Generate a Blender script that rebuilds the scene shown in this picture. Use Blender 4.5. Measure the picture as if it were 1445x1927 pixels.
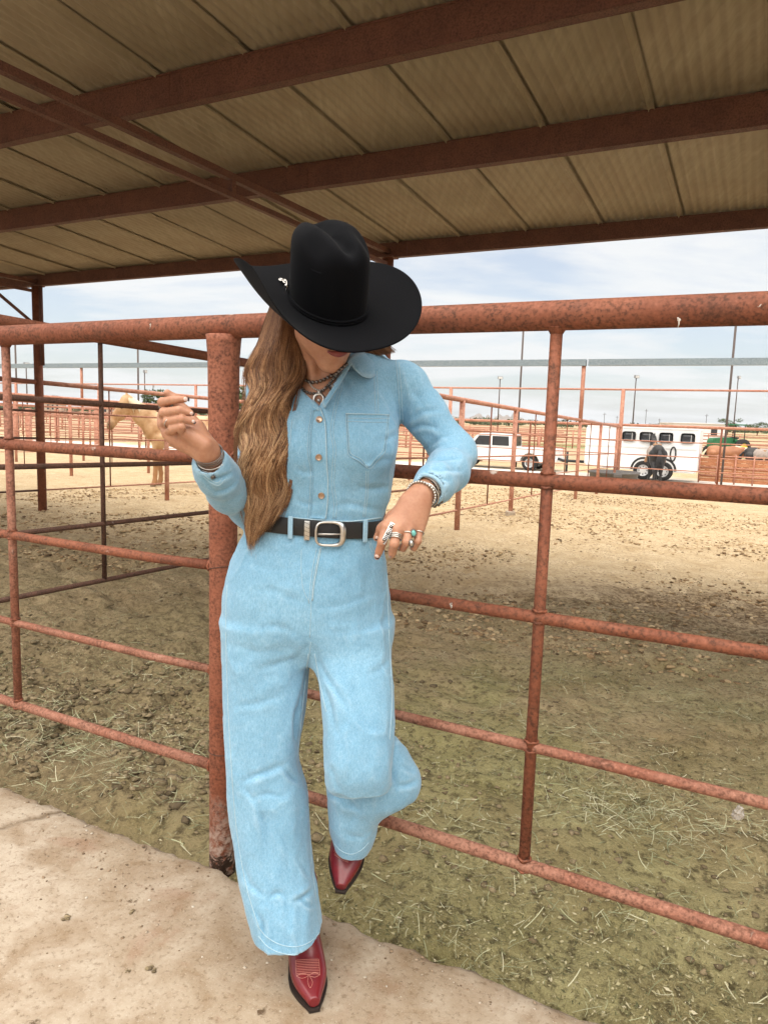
import bpy, bmesh, math, random
import numpy as np
from math import radians, sin, cos, tan, pi, sqrt, atan2
from mathutils import Vector, Matrix
from mathutils.bvhtree import BVHTree
random.seed(7); RNG = np.random.default_rng(7)
scene = bpy.context.scene
for o in list(bpy.data.objects): bpy.data.objects.remove(o)
COL = scene.collection

# ------------------------------------------------------------------ camera, sky, sun, exposure
CAM_H = 1.35; TILT = radians(7.46); ROLL = radians(1.84); FPX = 1358.0; PW, PH = 1445.0, 1927.0
_F = Vector((0, cos(TILT), -sin(TILT))); _R0 = Vector((1, 0, 0)); _U0 = Vector((0, sin(TILT), cos(TILT)))
_R = _R0 * cos(ROLL) + _U0 * sin(ROLL); _U = _U0 * cos(ROLL) - _R0 * sin(ROLL)
cd = bpy.data.cameras.new("camera"); cam = bpy.data.objects.new("camera", cd); COL.objects.link(cam)
cd.sensor_fit = 'HORIZONTAL'; cd.sensor_width = 36.0; cd.lens = 36.0 * FPX / PW
cd.clip_start = 0.05; cd.clip_end = 30000
cam.matrix_world = Matrix(((_R.x, _U.x, -_F.x, 0), (_R.y, _U.y, -_F.y, 0), (_R.z, _U.z, -_F.z, CAM_H), (0, 0, 0, 1)))
scene.camera = cam
CP = Vector((0, 0, CAM_H))
SUN_EL, SUN_AZ = radians(73), radians(180 + 15)      # azimuth clockwise from +Y: behind the photographer
EXPOSURE = 1.45
world = bpy.data.worlds.new("World"); scene.world = world; world.use_nodes = True
nt = world.node_tree; N = nt.nodes; L = nt.links
for x in list(N): N.remove(x)
out = N.new('ShaderNodeOutputWorld'); bg = N.new('ShaderNodeBackground'); bg.inputs[1].default_value = 0.062
sky = N.new('ShaderNodeTexSky'); sky.sky_type = 'NISHITA'; sky.sun_disc = False
sky.sun_elevation = SUN_EL; sky.sun_rotation = SUN_AZ; sky.altitude = 350; sky.air_density = 1.0; sky.dust_density = 2.0; sky.ozone_density = 1.2
tc = N.new('ShaderNodeTexCoord'); sep = N.new('ShaderNodeSeparateXYZ'); L.new(tc.outputs['Generated'], sep.inputs[0])
# project the view direction on a cloud deck so that cloud bands flatten towards the horizon
mx = N.new('ShaderNodeMath'); mx.operation = 'MAXIMUM'; mx.inputs[1].default_value = 0.0; L.new(sep.outputs['Z'], mx.inputs[0])
ad = N.new('ShaderNodeMath'); ad.operation = 'ADD'; ad.inputs[1].default_value = 0.12; L.new(mx.outputs[0], ad.inputs[0])
dx = N.new('ShaderNodeMath'); dx.operation = 'DIVIDE'; L.new(sep.outputs['X'], dx.inputs[0]); L.new(ad.outputs[0], dx.inputs[1])
dy = N.new('ShaderNodeMath'); dy.operation = 'DIVIDE'; L.new(sep.outputs['Y'], dy.inputs[0]); L.new(ad.outputs[0], dy.inputs[1])
cmb = N.new('ShaderNodeCombineXYZ'); L.new(dx.outputs[0], cmb.inputs[0]); L.new(dy.outputs[0], cmb.inputs[1])
n1 = N.new('ShaderNodeTexNoise'); n1.inputs['Scale'].default_value = 0.95; n1.inputs['Detail'].default_value = 9; n1.inputs['Roughness'].default_value = 0.58; n1.inputs['Distortion'].default_value = 0.35
mp = N.new('ShaderNodeMapping'); mp.inputs['Location'].default_value = (3.1, 1.7, 0.4); mp.inputs['Scale'].default_value = (0.75, 1.25, 1)
L.new(cmb.outputs[0], mp.inputs[0]); L.new(mp.outputs[0], n1.inputs['Vector'])
cr = N.new('ShaderNodeValToRGB'); cr.color_ramp.elements[0].position = 0.40; cr.color_ramp.elements[0].color = (.42, .42, .42, 1)
cr.color_ramp.elements[1].position = 0.57; cr.color_ramp.elements[1].color = (.93, .93, .93, 1); L.new(n1.outputs['Fac'], cr.inputs[0])
mxs = N.new('ShaderNodeMix'); mxs.data_type = 'RGBA'; L.new(cr.outputs[0], mxs.inputs['Factor'])
L.new(sky.outputs[0], mxs.inputs['A']); mxs.inputs['B'].default_value = (5.7, 5.75, 5.75, 1)
L.new(mxs.outputs['Result'], bg.inputs[0]); L.new(bg.outputs[0], out.inputs[0])
sd = bpy.data.lights.new("sun", 'SUN'); sd.energy = 2.4; sd.angle = radians(100); sd.color = (1.0, 0.93, 0.83)
so = bpy.data.objects.new("sun", sd); COL.objects.link(so)
_sd = Vector((sin(SUN_AZ) * cos(SUN_EL), cos(SUN_AZ) * cos(SUN_EL), sin(SUN_EL)))
so.rotation_euler = _sd.to_track_quat('Z', 'Y').to_euler()
scene.view_settings.view_transform = 'Standard'; scene.view_settings.look = 'None'
scene.view_settings.exposure = EXPOSURE; scene.view_settings.gamma = 1.0; scene.view_settings.use_curve_mapping = False
scene.render.engine = 'CYCLES'; scene.cycles.use_denoising = True
scene.cycles.max_bounces = 6; scene.cycles.diffuse_bounces = 4; scene.cycles.glossy_bounces = 2; scene.cycles.use_light_tree = False; scene.cycles.adaptive_threshold = 0.02; scene.cycles.transparent_max_bounces = 16
scene.cycles.sample_clamp_indirect = 6.0

# ------------------------------------------------------------------ helpers
AZ = radians(27.2)                                   # the pens run along u (with the fence) and n (away from the slab)
UX = Vector((cos(AZ), -sin(AZ), 0)); NX = Vector((sin(AZ), cos(AZ), 0))
def W(u, n, z=0.0): return UX * u + NX * n + Vector((0, 0, z))
SLOPE = 0.0257
def soil_z(n):
    n = np.asarray(n, float)
    return -0.075 - SLOPE * (np.clip(n, 1.6, 33.0) - 1.6)
def ray(px, py): return _F + _R * ((px - PW / 2) / FPX) + _U * ((PH / 2 - py) / FPX)
def at(px, py, depth):                               # photo pixel -> point at world y = depth
    d = ray(px, py); return CP + d * (depth / d.y)
def on_soil(px, py):
    d = ray(px, py); nn = Vector((0, 0, 1)) + NX * SLOPE
    t = ((-0.075 + SLOPE * 1.6) - CP.dot(nn)) / d.dot(nn); P = CP + d * t
    return P.dot(UX), P.dot(NX)

def hash3(ix, iy, iz, seed=0):
    h = (ix.astype(np.int64) * 374761393 + iy.astype(np.int64) * 668265263 + iz.astype(np.int64) * 2147483647 + seed * 144269) & 0xffffffff
    h = ((h ^ (h >> 13)) * 1274126177) & 0xffffffff
    h = h ^ (h >> 16)
    return (h & 0xffffff) / float(0xffffff)
def vnoise(x, y, z=None, seed=0):
    x = np.asarray(x, float); y = np.asarray(y, float); z = np.zeros_like(x) if z is None else np.asarray(z, float)
    x0, y0, z0 = np.floor(x), np.floor(y), np.floor(z)
    fx, fy, fz = x - x0, y - y0, z - z0
    fx, fy, fz = [t * t * (3 - 2 * t) for t in (fx, fy, fz)]
    r = 0
    for a in (0, 1):
        for b in (0, 1):
            for c in (0, 1):
                r = r + hash3(x0 + a, y0 + b, z0 + c, seed) * (fx if a else 1 - fx) * (fy if b else 1 - fy) * (fz if c else 1 - fz)
    return r * 2 - 1
def fbm(x, y, z=None, oct=4, seed=0):
    s = 0; a = 1.0; f = 1.0
    for i in range(oct):
        s = s + a * vnoise(np.asarray(x) * f, np.asarray(y) * f, None if z is None else np.asarray(z) * f, seed + i); a *= 0.5; f *= 2.03
    return s

def tag(o, label=None, cat=None, group=None, kind=None):
    if label: o['label'] = label
    if cat: o['category'] = cat
    if group: o['group'] = group
    if kind: o['kind'] = kind
    return o
def empty(name, loc=(0, 0, 0), rz=0.0, **k):
    o = bpy.data.objects.new(name, None); COL.objects.link(o); o.location = loc; o.rotation_euler = (0, 0, rz); o.empty_display_size = 0.1
    return tag(o, **k)
def link(name, me, m=None, parent=None, loc=None, smooth=None, **k):
    o = bpy.data.objects.new(name, me); COL.objects.link(o)
    if m is not None and not me.materials: me.materials.append(m)
    if loc is not None: o.location = loc
    if parent is not None: o.parent = parent
    if smooth: me.shade_smooth()
    return tag(o, **k)
def pymesh(name, v, f, smooth=False):
    me = bpy.data.meshes.new(name)
    v = np.asarray(v, dtype=np.float32)
    if isinstance(f, np.ndarray) and f.ndim == 2:
        k = f.shape[1]; nf = len(f)
        me.vertices.add(len(v)); me.vertices.foreach_set('co', v.ravel())
        me.loops.add(nf * k); me.loops.foreach_set('vertex_index', f.ravel().astype(np.int32))
        me.polygons.add(nf); me.polygons.foreach_set('loop_start', np.arange(0, nf * k, k, dtype=np.int32))
        try: me.polygons.foreach_set('loop_total', np.full(nf, k, dtype=np.int32))
        except Exception: pass
        me.update(calc_edges=True); me.validate()
    else:
        me.from_pydata([tuple(map(float, p)) for p in v], [], [tuple(int(i) for i in q) for q in f]); me.update()
    if smooth: me.shade_smooth()
    return me
class MB:
    """collects simple shapes into one mesh"""
    def __init__(s): s.v = []; s.f = []
    def add(s, v, f):
        b = len(s.v); s.v += [tuple(p) for p in v]; s.f += [tuple(i + b for i in q) for q in f]; return s
    def box(s, c, d, M=None, bev=0.0):
        x, y, z = d[0] / 2, d[1] / 2, d[2] / 2
        if bev <= 0:
            v = [(a * x, b * y, e * z) for a in (-1, 1) for b in (-1, 1) for e in (-1, 1)]
            f = [(0, 1, 3, 2), (4, 6, 7, 5), (0, 4, 5, 1), (2, 3, 7, 6), (0, 2, 6, 4), (1, 5, 7, 3)]
        else:
            bm = bmesh.new(); bmesh.ops.create_cube(bm, size=1.0)
            for q in bm.verts: q.co = (q.co.x * d[0], q.co.y * d[1], q.co.z * d[2])
            bmesh.ops.bevel(bm, geom=bm.edges[:], offset=bev, segments=2, affect='EDGES', profile=0.6)
            bm.verts.index_update(); v = [tuple(q.co) for q in bm.verts]; f = [[q.index for q in p.verts] for p in bm.faces]; bm.free()
        if M is not None: v = [M @ Vector(p) for p in v]
        return s.add([Vector(p) + Vector(c) for p in v], f)
    def tube(s, pts, r, n=8, cap=True, up=None):
        pts = [Vector(p) for p in pts]; m = len(pts); rs = r if hasattr(r, '__len__') else [r] * m
        v = []; f = []; prev = None
        for i, p in enumerate(pts):
            t = (pts[min(i + 1, m - 1)] - pts[max(i - 1, 0)])
            t = t.normalized() if t.length > 1e-9 else Vector((0, 0, 1))
            if prev is None:
                a = Vector(up) if up else (Vector((0, 0, 1)) if abs(t.z) < 0.9 else Vector((1, 0, 0)))
                x = t.cross(a).normalized()
            else:
                x = (prev - t * prev.dot(t)); x = x.normalized() if x.length > 1e-6 else t.orthogonal().normalized()
            prev = x; y = t.cross(x)
            for k in range(n):
                an = 2 * pi * k / n; v.append(p + (x * cos(an) + y * sin(an)) * rs[i])
        for i in range(m - 1):
            for k in range(n): f.append((i * n + k, i * n + (k + 1) % n, (i + 1) * n + (k + 1) % n, (i + 1) * n + k))
        if cap: f.append(tuple(range(n - 1, -1, -1))); f.append(tuple(range((m - 1) * n, m * n)))
        return s.add(v, f)
    def lathe(s, prof, n=24, c=(0, 0, 0), M=None, cap=True):
        v = []; f = []; m = len(prof)
        for r, z in prof:
            for k in range(n): v.append(Vector((r * cos(2 * pi * k / n), r * sin(2 * pi * k / n), z)))
        for i in range(m - 1):
            for k in range(n): f.append((i * n + k, i * n + (k + 1) % n, (i + 1) * n + (k + 1) % n, (i + 1) * n + k))
        if cap: f.append(tuple(range(n - 1, -1, -1))); f.append(tuple(range((m - 1) * n, m * n)))
        if M is not None: v = [M @ p for p in v]
        return s.add([p + Vector(c) for p in v], f)
    def prism(s, poly, t, M=None, c=(0, 0, 0)):        # polygon in xz, thickness t along y
        k = len(poly); v = [Vector((x, -t / 2, z)) for x, z in poly] + [Vector((x, t / 2, z)) for x, z in poly]
        f = [tuple(range(k)), tuple(range(2 * k - 1, k - 1, -1))] + [(i, i + k, (i + 1) % k + k, (i + 1) % k) for i in range(k)]
        if M is not None: v = [M @ p for p in v]
        return s.add([p + Vector(c) for p in v], f)
    def sphere(s, c, r, n=8, m=6, sc=(1, 1, 1)):
        v = [Vector((0, 0, 1))]; f = []
        for i in range(1, m):
            for k in range(n): v.append(Vector((sin(pi * i / m) * cos(2 * pi * k / n), sin(pi * i / m) * sin(2 * pi * k / n), cos(pi * i / m))))
        v.append(Vector((0, 0, -1)))
        for k in range(n): f.append((0, 1 + k, 1 + (k + 1) % n))
        for i in range(m - 2):
            for k in range(n): f.append((1 + i * n + k, 1 + (i + 1) * n + k, 1 + (i + 1) * n + (k + 1) % n, 1 + i * n + (k + 1) % n))
        b = 1 + (m - 2) * n
        for k in range(n): f.append((b + k, len(v) - 1, b + (k + 1) % n))
        return s.add([Vector((p.x * r * sc[0], p.y * r * sc[1], p.z * r * sc[2])) + Vector(c) for p in v], f)
    def mesh(s, name, smooth=False):
        me = bpy.data.meshes.new(name); me.from_pydata([tuple(p) for p in s.v], [], s.f); me.update()
        if smooth: me.shade_smooth()
        return me
    def obj(s, name, m, parent=None, smooth=False, **k): return link(name, s.mesh(name, smooth), m, parent, **k)
def sharp(o, ang=40):
    me = o.data
    try: me.set_sharp_from_angle(angle=radians(ang))
    except Exception: pass
    return o

# ------------------------------------------------------------------ materials
class NB:
    def __init__(s, name):
        s.m = bpy.data.materials.new(name); s.m.use_nodes = True; s.nt = s.m.node_tree; s.N = s.nt.nodes
        s.b = s.N['Principled BSDF']; s.tc = s.N.new('ShaderNodeTexCoord'); s.co = s.tc.outputs['Object']; s.bump_h = None
    def set(s, **k):
        for a, v in k.items():
            i = s.b.inputs[a.replace('_', ' ')]
            if hasattr(v, 'is_linked') or v.__class__.__name__.startswith('NodeSocket'): s.nt.links.new(v, i)
            else: i.default_value = v if not (isinstance(v, tuple) and len(v) == 3 and a != 'x') else (*v, 1)
        return s
    def link(s, a, b): s.nt.links.new(a, b)
    def map(s, sc=(1, 1, 1), rot=(0, 0, 0), loc=(0, 0, 0), co=None):
        n = s.N.new('ShaderNodeMapping'); n.inputs['Scale'].default_value = sc; n.inputs['Rotation'].default_value = rot; n.inputs['Location'].default_value = loc
        s.link(co or s.co, n.inputs[0]); return n.outputs[0]
    def noise(s, scale, det=4, rough=0.55, dist=0.0, co=None):
        n = s.N.new('ShaderNodeTexNoise'); n.inputs['Scale'].default_value = scale; n.inputs['Detail'].default_value = det
        n.inputs['Roughness'].default_value = rough; n.inputs['Distortion'].default_value = dist; s.link(co or s.co, n.inputs['Vector']); return n.outputs['Fac']
    def voro(s, scale, feat='F1', co=None, out='Distance', rnd=1.0):
        n = s.N.new('ShaderNodeTexVoronoi'); n.feature = feat; n.inputs['Scale'].default_value = scale; n.inputs['Randomness'].default_value = rnd
        s.link(co or s.co, n.inputs['Vector']); return n.outputs[out]
    def wave(s, scale, dist=0.0, axis='X', co=None, det=2):
        n = s.N.new('ShaderNodeTexWave'); n.bands_direction = axis; n.inputs['Scale'].default_value = scale; n.inputs['Distortion'].default_value = dist
        n.inputs['Detail'].default_value = det; s.link(co or s.co, n.inputs['Vector']); return n.outputs['Fac']
    def ramp(s, fac, stops):
        n = s.N.new('ShaderNodeValToRGB'); e = n.color_ramp.elements
        while len(e) < len(stops): e.new(0.5)
        for i, (p, c) in enumerate(stops):
            e[i].position = p; e[i].color = (c, c, c, 1) if not hasattr(c, '__len__') else (*c[:3], 1)
        s.link(fac, n.inputs[0]); return n.outputs[0]
    def mix(s, fac, a, b, mode='MIX'):
        n = s.N.new('ShaderNodeMix'); n.data_type = 'RGBA'; n.blend_type = mode
        for i, v in (('Factor', fac), ('A', a), ('B', b)):
            q = n.inputs[i] if i != 'Factor' else n.inputs[0]
            if i == 'A': q = n.inputs[6]
            if i == 'B': q = n.inputs[7]
            if v.__class__.__name__.startswith('NodeSocket'): s.link(v, q)
            else: q.default_value = v if i == 'Factor' else (*v[:3], 1)
        return n.outputs[2]
    def math(s, op, a, b=None, c=None, clamp=False):
        n = s.N.new('ShaderNodeMath'); n.operation = op; n.use_clamp = clamp
        for i, v in enumerate((a, b, c)):
            if v is None: continue
            if v.__class__.__name__.startswith('NodeSocket'): s.link(v, n.inputs[i])
            else: n.inputs[i].default_value = v
        return n.outputs[0]
    def xyz(s, co=None):
        n = s.N.new('ShaderNodeSeparateXYZ'); s.link(co or s.co, n.inputs[0]); return n.outputs
    def attr(s, name, out='Color'):
        n = s.N.new('ShaderNodeAttribute'); n.attribute_name = name; return n.outputs[out]
    def rnd(s):
        n = s.N.new('ShaderNodeObjectInfo'); return n.outputs['Random']
    def bump(s, h, strength=0.3, dist=0.01, normal=None):
        n = s.N.new('ShaderNodeBump'); n.inputs['Strength'].default_value = strength; n.inputs['Distance'].default_value = dist; s.link(h, n.inputs['Height'])
        if s.bump_h is not None: s.link(s.bump_h, n.inputs['Normal'])
        s.bump_h = n.outputs[0]; s.link(n.outputs[0], s.b.inputs['Normal']); return s
def plain(name, c, rough=0.6, metal=0.0, spec=0.4, var=0.08, scale=30):
    b = NB(name); f = b.noise(scale, 5)
    b.set(Base_Color=b.mix(f, tuple(x * (1 - var * 1.6) for x in c), tuple(min(1, x * (1 + var)) for x in c)), Roughness=rough, Metallic=metal)
    b.b.inputs['Specular IOR Level'].default_value = spec; return b.m

def rust_mat(name, paint, rust, pale, rustamt=0.5, paleamt=0.6, drop=0.0, scale=1.0, foot=False, dk=.82):
    b = NB(name); g = b.N.new('ShaderNodeNewGeometry').outputs['Position']; co = b.map((1, 1, 1), co=g)
    big = b.noise(5 * scale, 5, 0.65, 0.6, co); dots = b.noise(120 * scale, 3, 0.6, 0, co); mid = b.noise(17 * scale, 5, .68, .5, co)
    c = b.mix(b.ramp(big, [(.36, 0), (.66, 1)]), paint, pale)
    c = b.mix(b.ramp(mid, [(.50, 0), (.70, .6)]), c, tuple(x * .85 + y * .15 for x, y in zip(rust, paint)))
    c = b.mix(b.math('MULTIPLY', b.ramp(dots, [(.47, 0), (.63, .9)]), b.ramp(mid, [(.30, .25), (.58, 1)])), c, tuple(x * dk for x in rust))
    c = b.mix(b.ramp(dots, [(.30, .55 * paleamt), (.41, 0)]), c, tuple(min(1, x * 1.45) for x in pale))
    if drop > 0:
        sp = b.math('MULTIPLY', b.ramp(b.voro(7, co=co), [(.05, 1), (.09, 0)]), b.ramp(b.noise(60, 4, .7, .8, co), [(.50, 0), (.56, drop)]))
        c = b.mix(sp, c, (.66, .60, .52))
    if foot:
        Z = b.xyz(g)['Z']; zz = b.math('MULTIPLY_ADD', b.math('SUBTRACT', mid, .5), -.35, Z)
        c = b.mix(b.math('MULTIPLY', b.ramp(zz, [(.05, 1), (.24, 0)]), b.ramp(b.noise(40, 4, .7, .4, co), [(.40, 0), (.60, .85)])), c, (.62, .50, .43))
        c = b.mix(b.ramp(zz, [(-.02, 1), (.012, 0)]), c, (.055, .030, .020))
    b.set(Base_Color=c, Roughness=b.ramp(dots, [(.3, .55), (.7, .85)])); b.b.inputs['Specular IOR Level'].default_value = 0.3
    b.bump(dots, 0.35, 0.002); return b.m
M = {}
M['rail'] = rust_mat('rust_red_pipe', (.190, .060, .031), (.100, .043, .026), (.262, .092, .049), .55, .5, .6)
M['rail_lt'] = rust_mat('lit_faded_red_pipe', (.258, .098, .060), (.140, .060, .037), (.365, .178, .120), .5, .8, .25)
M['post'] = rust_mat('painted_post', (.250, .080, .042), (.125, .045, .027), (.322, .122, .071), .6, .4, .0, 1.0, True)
M['dark_rail'] = rust_mat('shaded_pipe_and_weld', (.100, .050, .034), (.060, .034, .025), (.150, .074, .050), .5, .4, .2)
M['far_rail'] = rust_mat('pale_red_pipe', (.44, .185, .12), (.24, .10, .065), (.56, .30, .21), .35, .6, .0)  # palest red, used past the eave and on the farther fences and posts
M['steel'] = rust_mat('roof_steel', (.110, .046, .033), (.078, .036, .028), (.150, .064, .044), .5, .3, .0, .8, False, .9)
# ------------------------------------------------------------------ ground
def axis(lo, fine0, fine1, hi, step, grow):
    a = list(np.arange(fine0, fine1, step)); s = step
    while a[-1] < hi: s *= grow; a.append(a[-1] + s)
    b = [fine0]; s = step
    while b[-1] > lo: s *= grow; b.append(b[-1] - s)
    return np.array(b[:0:-1] + a)
nu = axis(-4000, -6.2, 2.2, 4000, 0.026, 1.075); nn_ = axis(-60, 1.45, 5.6, 6500, 0.026, 1.045)
UU, NN = np.meshgrid(nu, nn_, indexing='ij')
near = np.clip((26 - NN) / 18, 0, 1) * np.clip((14 - np.abs(UU + 2)) / 6, 0, 1)
left = np.clip((-1.6 - UU) / 1.2, 0, 1)
lump = fbm(UU * 2.1, NN * 2.1, oct=3, seed=3) * 0.018 + np.abs(fbm(UU * 5.5, NN * 5.5, oct=4, seed=9)) * (0.022 + 0.026 * left) + fbm(UU * 17, NN * 17, oct=2, seed=5) * (0.004 + .005 * left)
hoof = np.clip(fbm(UU * 3.4 + 7, NN * 4.2, oct=2, seed=21) - 0.25, 0, 1) * -0.07
ZZ = soil_z(NN) + (lump + hoof) * near
ZZ -= (0.055 - .095 * np.exp(-((UU + 1.34) / .13) ** 2)) * np.exp(-((NN - 1.60) / 0.075) ** 2) * np.clip((4 - np.abs(UU + 1)) / 1, 0, 1)       # worn gully along the slab
ZZ = np.where(NN < 1.5, -0.16, ZZ)
far = np.clip((NN - 60) / 400, 0, 1); ZZ = ZZ + far * (fbm(UU * .01, NN * .01, oct=2, seed=4) * .5)
ni, nj = UU.shape; idx = np.arange(ni * nj).reshape(ni, nj)
gf = np.stack([idx[:-1, :-1], idx[1:, :-1], idx[1:, 1:], idx[:-1, 1:]], -1).reshape(-1, 4)
gme = pymesh('ground', np.stack([UU, NN, ZZ], -1).reshape(-1, 3), gf, True)
def soil_h(u, n):
    i = int(np.clip(np.searchsorted(nu, u), 1, len(nu) - 1)); j = int(np.clip(np.searchsorted(nn_, n), 1, len(nn_) - 1))
    return float(max(ZZ[i, j], ZZ[i - 1, j - 1]))
b = NB('pen_soil'); X = b.xyz(); co = b.co
n_big = b.noise(.55, 5, .6, .3); n_mid = b.noise(3.2, 6, .62, .4); n_fine = b.noise(26, 6, .68); n_vf = b.noise(120, 4, .7); spk = b.voro(38); spk2 = b.voro(15)
olive = b.mix(b.ramp(n_mid, [(.36, 0), (.62, 1)]), (.285, .250, .112), (.42, .39, .19))
olive = b.mix(b.ramp(n_big, [(.40, 0), (.62, .75)]), olive, (.345, .255, .14))
olive = b.mix(b.ramp(n_fine, [(.36, .9), (.50, 0)]), olive, (.10, .08, .04))
olive = b.mix(b.ramp(n_vf, [(.58, 0), (.72, .6)]), olive, (.56, .52, .32))
clod = b.mix(b.ramp(n_fine, [(.35, 0), (.65, 1)]), (.185, .138, .08), (.37, .285, .165))
lf = b.math('MULTIPLY', b.ramp(b.math('MULTIPLY_ADD', n_mid, .9, b.math('MULTIPLY', X['X'], -.25)), [(.72, 0), (1.0, .8)]), 1.0)
olive = b.mix(lf, olive, clod)
tan_ = b.mix(b.ramp(n_mid, [(.35, 0), (.65, 1)]), (.44, .32, .18), (.60, .47, .295))
tan_ = b.mix(b.ramp(b.math('MULTIPLY', b.ramp(spk, [(.16, 1), (.38, 0)]), b.ramp(n_mid, [(.44, 0), (.60, 1)])), [(.2, 0), (.7, .8)]), tan_, (.14, .085, .045))
tan_ = b.mix(b.ramp(b.math('MULTIPLY', b.ramp(spk2, [(.12, 1), (.34, 0)]), b.ramp(n_big, [(.44, 0), (.58, 1)])), [(.2, 0), (.7, .8)]), tan_, (.16, .10, .055))
tan_ = b.mix(b.ramp(n_fine, [(.36, .55), (.5, 0)]), tan_, (.24, .15, .075))
tan_ = b.mix(b.ramp(n_vf, [(.55, 0), (.7, .5)]), tan_, (.74, .61, .42))
mixn = b.math('ADD', b.math('ADD', X['Y'], 1.1), b.math('MULTIPLY', b.math('SUBTRACT', n_big, .5), 7.0))
mixn = b.math('ADD', mixn, b.math('MULTIPLY', b.math('SUBTRACT', n_mid, .5), 2.5))
c = b.mix(b.ramp(b.math('MULTIPLY', mixn, .1), [(.42, 0), (.74, 1)]), olive, tan_)
dmu, dmn = on_soil(1340, 1165)                        # damp churned patch at the right of the pen
dd = b.math('ADD', b.math('POWER', b.math('MULTIPLY', b.math('SUBTRACT', X['X'], dmu), .55), 2.0), b.math('POWER', b.math('MULTIPLY', b.math('SUBTRACT', X['Y'], dmn), .75), 2.0))
dd = b.math('ADD', dd, b.math('MULTIPLY', b.math('SUBTRACT', n_mid, .5), 3.2))
c = b.mix(b.math('MULTIPLY', b.ramp(dd, [(.15, .8), (1.0, 0)]), b.ramp(n_fine, [(.42, 1), (.60, .25)])), c, (.115, .068, .036))
road = b.mix(n_mid, (.60, .55, .49), (.72, .67, .61))
c = b.mix(b.ramp(b.math('MULTIPLY', mixn, .01), [(.235, 0), (.25, 1), (.335, 1), (.36, 0)]), c, road)
fld = b.mix(b.noise(.02, 4, .6), (.40, .27, .155), (.46, .36, .24))
fld = b.mix(b.ramp(b.noise(.006, 3, .5, co=b.map((1, 4, 1))), [(.52, 0), (.58, .85)]), fld, (.16, .20, .07))
c = b.mix(b.ramp(b.math('MULTIPLY', X['Y'], .01), [(.36, 0), (.46, 1)]), c, fld)
b.set(Base_Color=c, Roughness=.95); b.b.inputs['Specular IOR Level'].default_value = .15
b.bump(n_fine, 1.0, .03); b.bump(n_vf, .7, .007)
M['soil'] = b.m
ground = link('ground', gme, M['soil'], kind='structure'); ground.rotation_euler = (0, 0, -AZ)

# ------------------------------------------------------------------ concrete slab (n < 1.56), chipped edge
su = np.concatenate([np.linspace(-14, -3.4, 12), np.linspace(-3.3, 1.5, 380), np.linspace(1.7, 10, 10)])
edge = 1.562 + .010 * np.exp(-((su + 1.34) / .10) ** 2) + fbm(su * 2.1, su * 0 + 2, oct=2, seed=12) * 0.005 + fbm(su * 22, su * 0 + 5, oct=3, seed=14) * 0.007 - np.clip(fbm(su * 6, su * 0 + 9, oct=2, seed=31) - .6, 0, 1) * .05
rows = [(-14.0, 0, 0), (-3.0, 0, 0)]
tn = np.concatenate([np.linspace(-14, -1.0, 6), np.linspace(-.6, 1.42, 70)])
sv = []; 
for i, uu in enumerate(su):
    for t in tn: sv.append((uu, t, 0.0))
    for k, (off, dz) in enumerate(((.10, 0), (.045, -.001), (.018, -.004), (.004, -.013), (-.002, -.03), (-.006, -.06), (-.004, -.14), (.004, -.22))):
        sv.append((uu, edge[i] - off + float(fbm(uu * 25 + k, k * 1.7, oct=2, seed=8)) * .006 * (k > 1), dz))
sv = np.array(sv); m_ = len(tn) + 8
fin = (np.abs(sv[:, 0] + 1) < 2.6) & (sv[:, 1] > -.7)
sv[:, 2] += np.where(fin, fbm(sv[:, 0] * 4, sv[:, 1] * 4, oct=4, seed=40) * .0022, 0)
ii = np.arange(len(su) * m_).reshape(len(su), m_)
sf = np.stack([ii[:-1, :-1], ii[1:, :-1], ii[1:, 1:], ii[:-1, 1:]], -1).reshape(-1, 4)
b = NB('concrete'); big = b.noise(1.3, 6, .6, .5); mid = b.noise(7, 7, .66, .3); fine = b.noise(70, 6, .72); vf = b.noise(260, 3, .7)
c = b.mix(b.ramp(big, [(.34, 0), (.66, 1)]), (.345, .268, .185), (.445, .370, .285))
c = b.mix(b.ramp(mid, [(.36, .7), (.56, 0)]), c, (.235, .155, .085))
c = b.mix(b.ramp(mid, [(.56, 0), (.72, .6)]), c, (.50, .43, .335))
c = b.mix(b.ramp(b.noise(3.1, 4, .6, 1.2, b.map(loc=(5, 2, 0))), [(.60, 0), (.70, .40)]), c, (.28, .16, .10))
c = b.mix(b.ramp(fine, [(.36, .55), (.47, 0)]), c, (.150, .095, .050))
c = b.mix(b.ramp(b.math('MULTIPLY', b.ramp(b.voro(6.5), [(.08, 1), (.15, 0)]), b.ramp(b.noise(30, 4, .7), [(.45, 0), (.55, 1)])), [(.3, 0), (.8, .9)]), c, (.085, .050, .025))
c = b.mix(b.ramp(vf, [(.60, 0), (.72, .6)]), c, (.58, .53, .45))
crk = b.voro(.62, 'DISTANCE_TO_EDGE', co=b.map(loc=(.35, 1.1, 0)))
cw = b.N.new('ShaderNodeMix'); cw.data_type = 'VECTOR'
crk = b.N.new('ShaderNodeTexVoronoi'); crk.feature = 'DISTANCE_TO_EDGE'; crk.inputs['Scale'].default_value = .55
nv = b.N.new('ShaderNodeTexNoise'); nv.inputs['Scale'].default_value = 5; nv.inputs['Detail'].default_value = 5; b.link(b.co, nv.inputs['Vector'])
va = b.N.new('ShaderNodeVectorMath'); va.operation = 'MULTIPLY_ADD'; va.inputs[1].default_value = (.22, .22, 0); b.link(nv.outputs['Color'], va.inputs[0]); b.link(b.co, va.inputs[2]); b.link(va.outputs[0], crk.inputs['Vector'])
crf = b.ramp(crk.outputs['Distance'], [(.0, 1), (.012, 0)])
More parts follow.
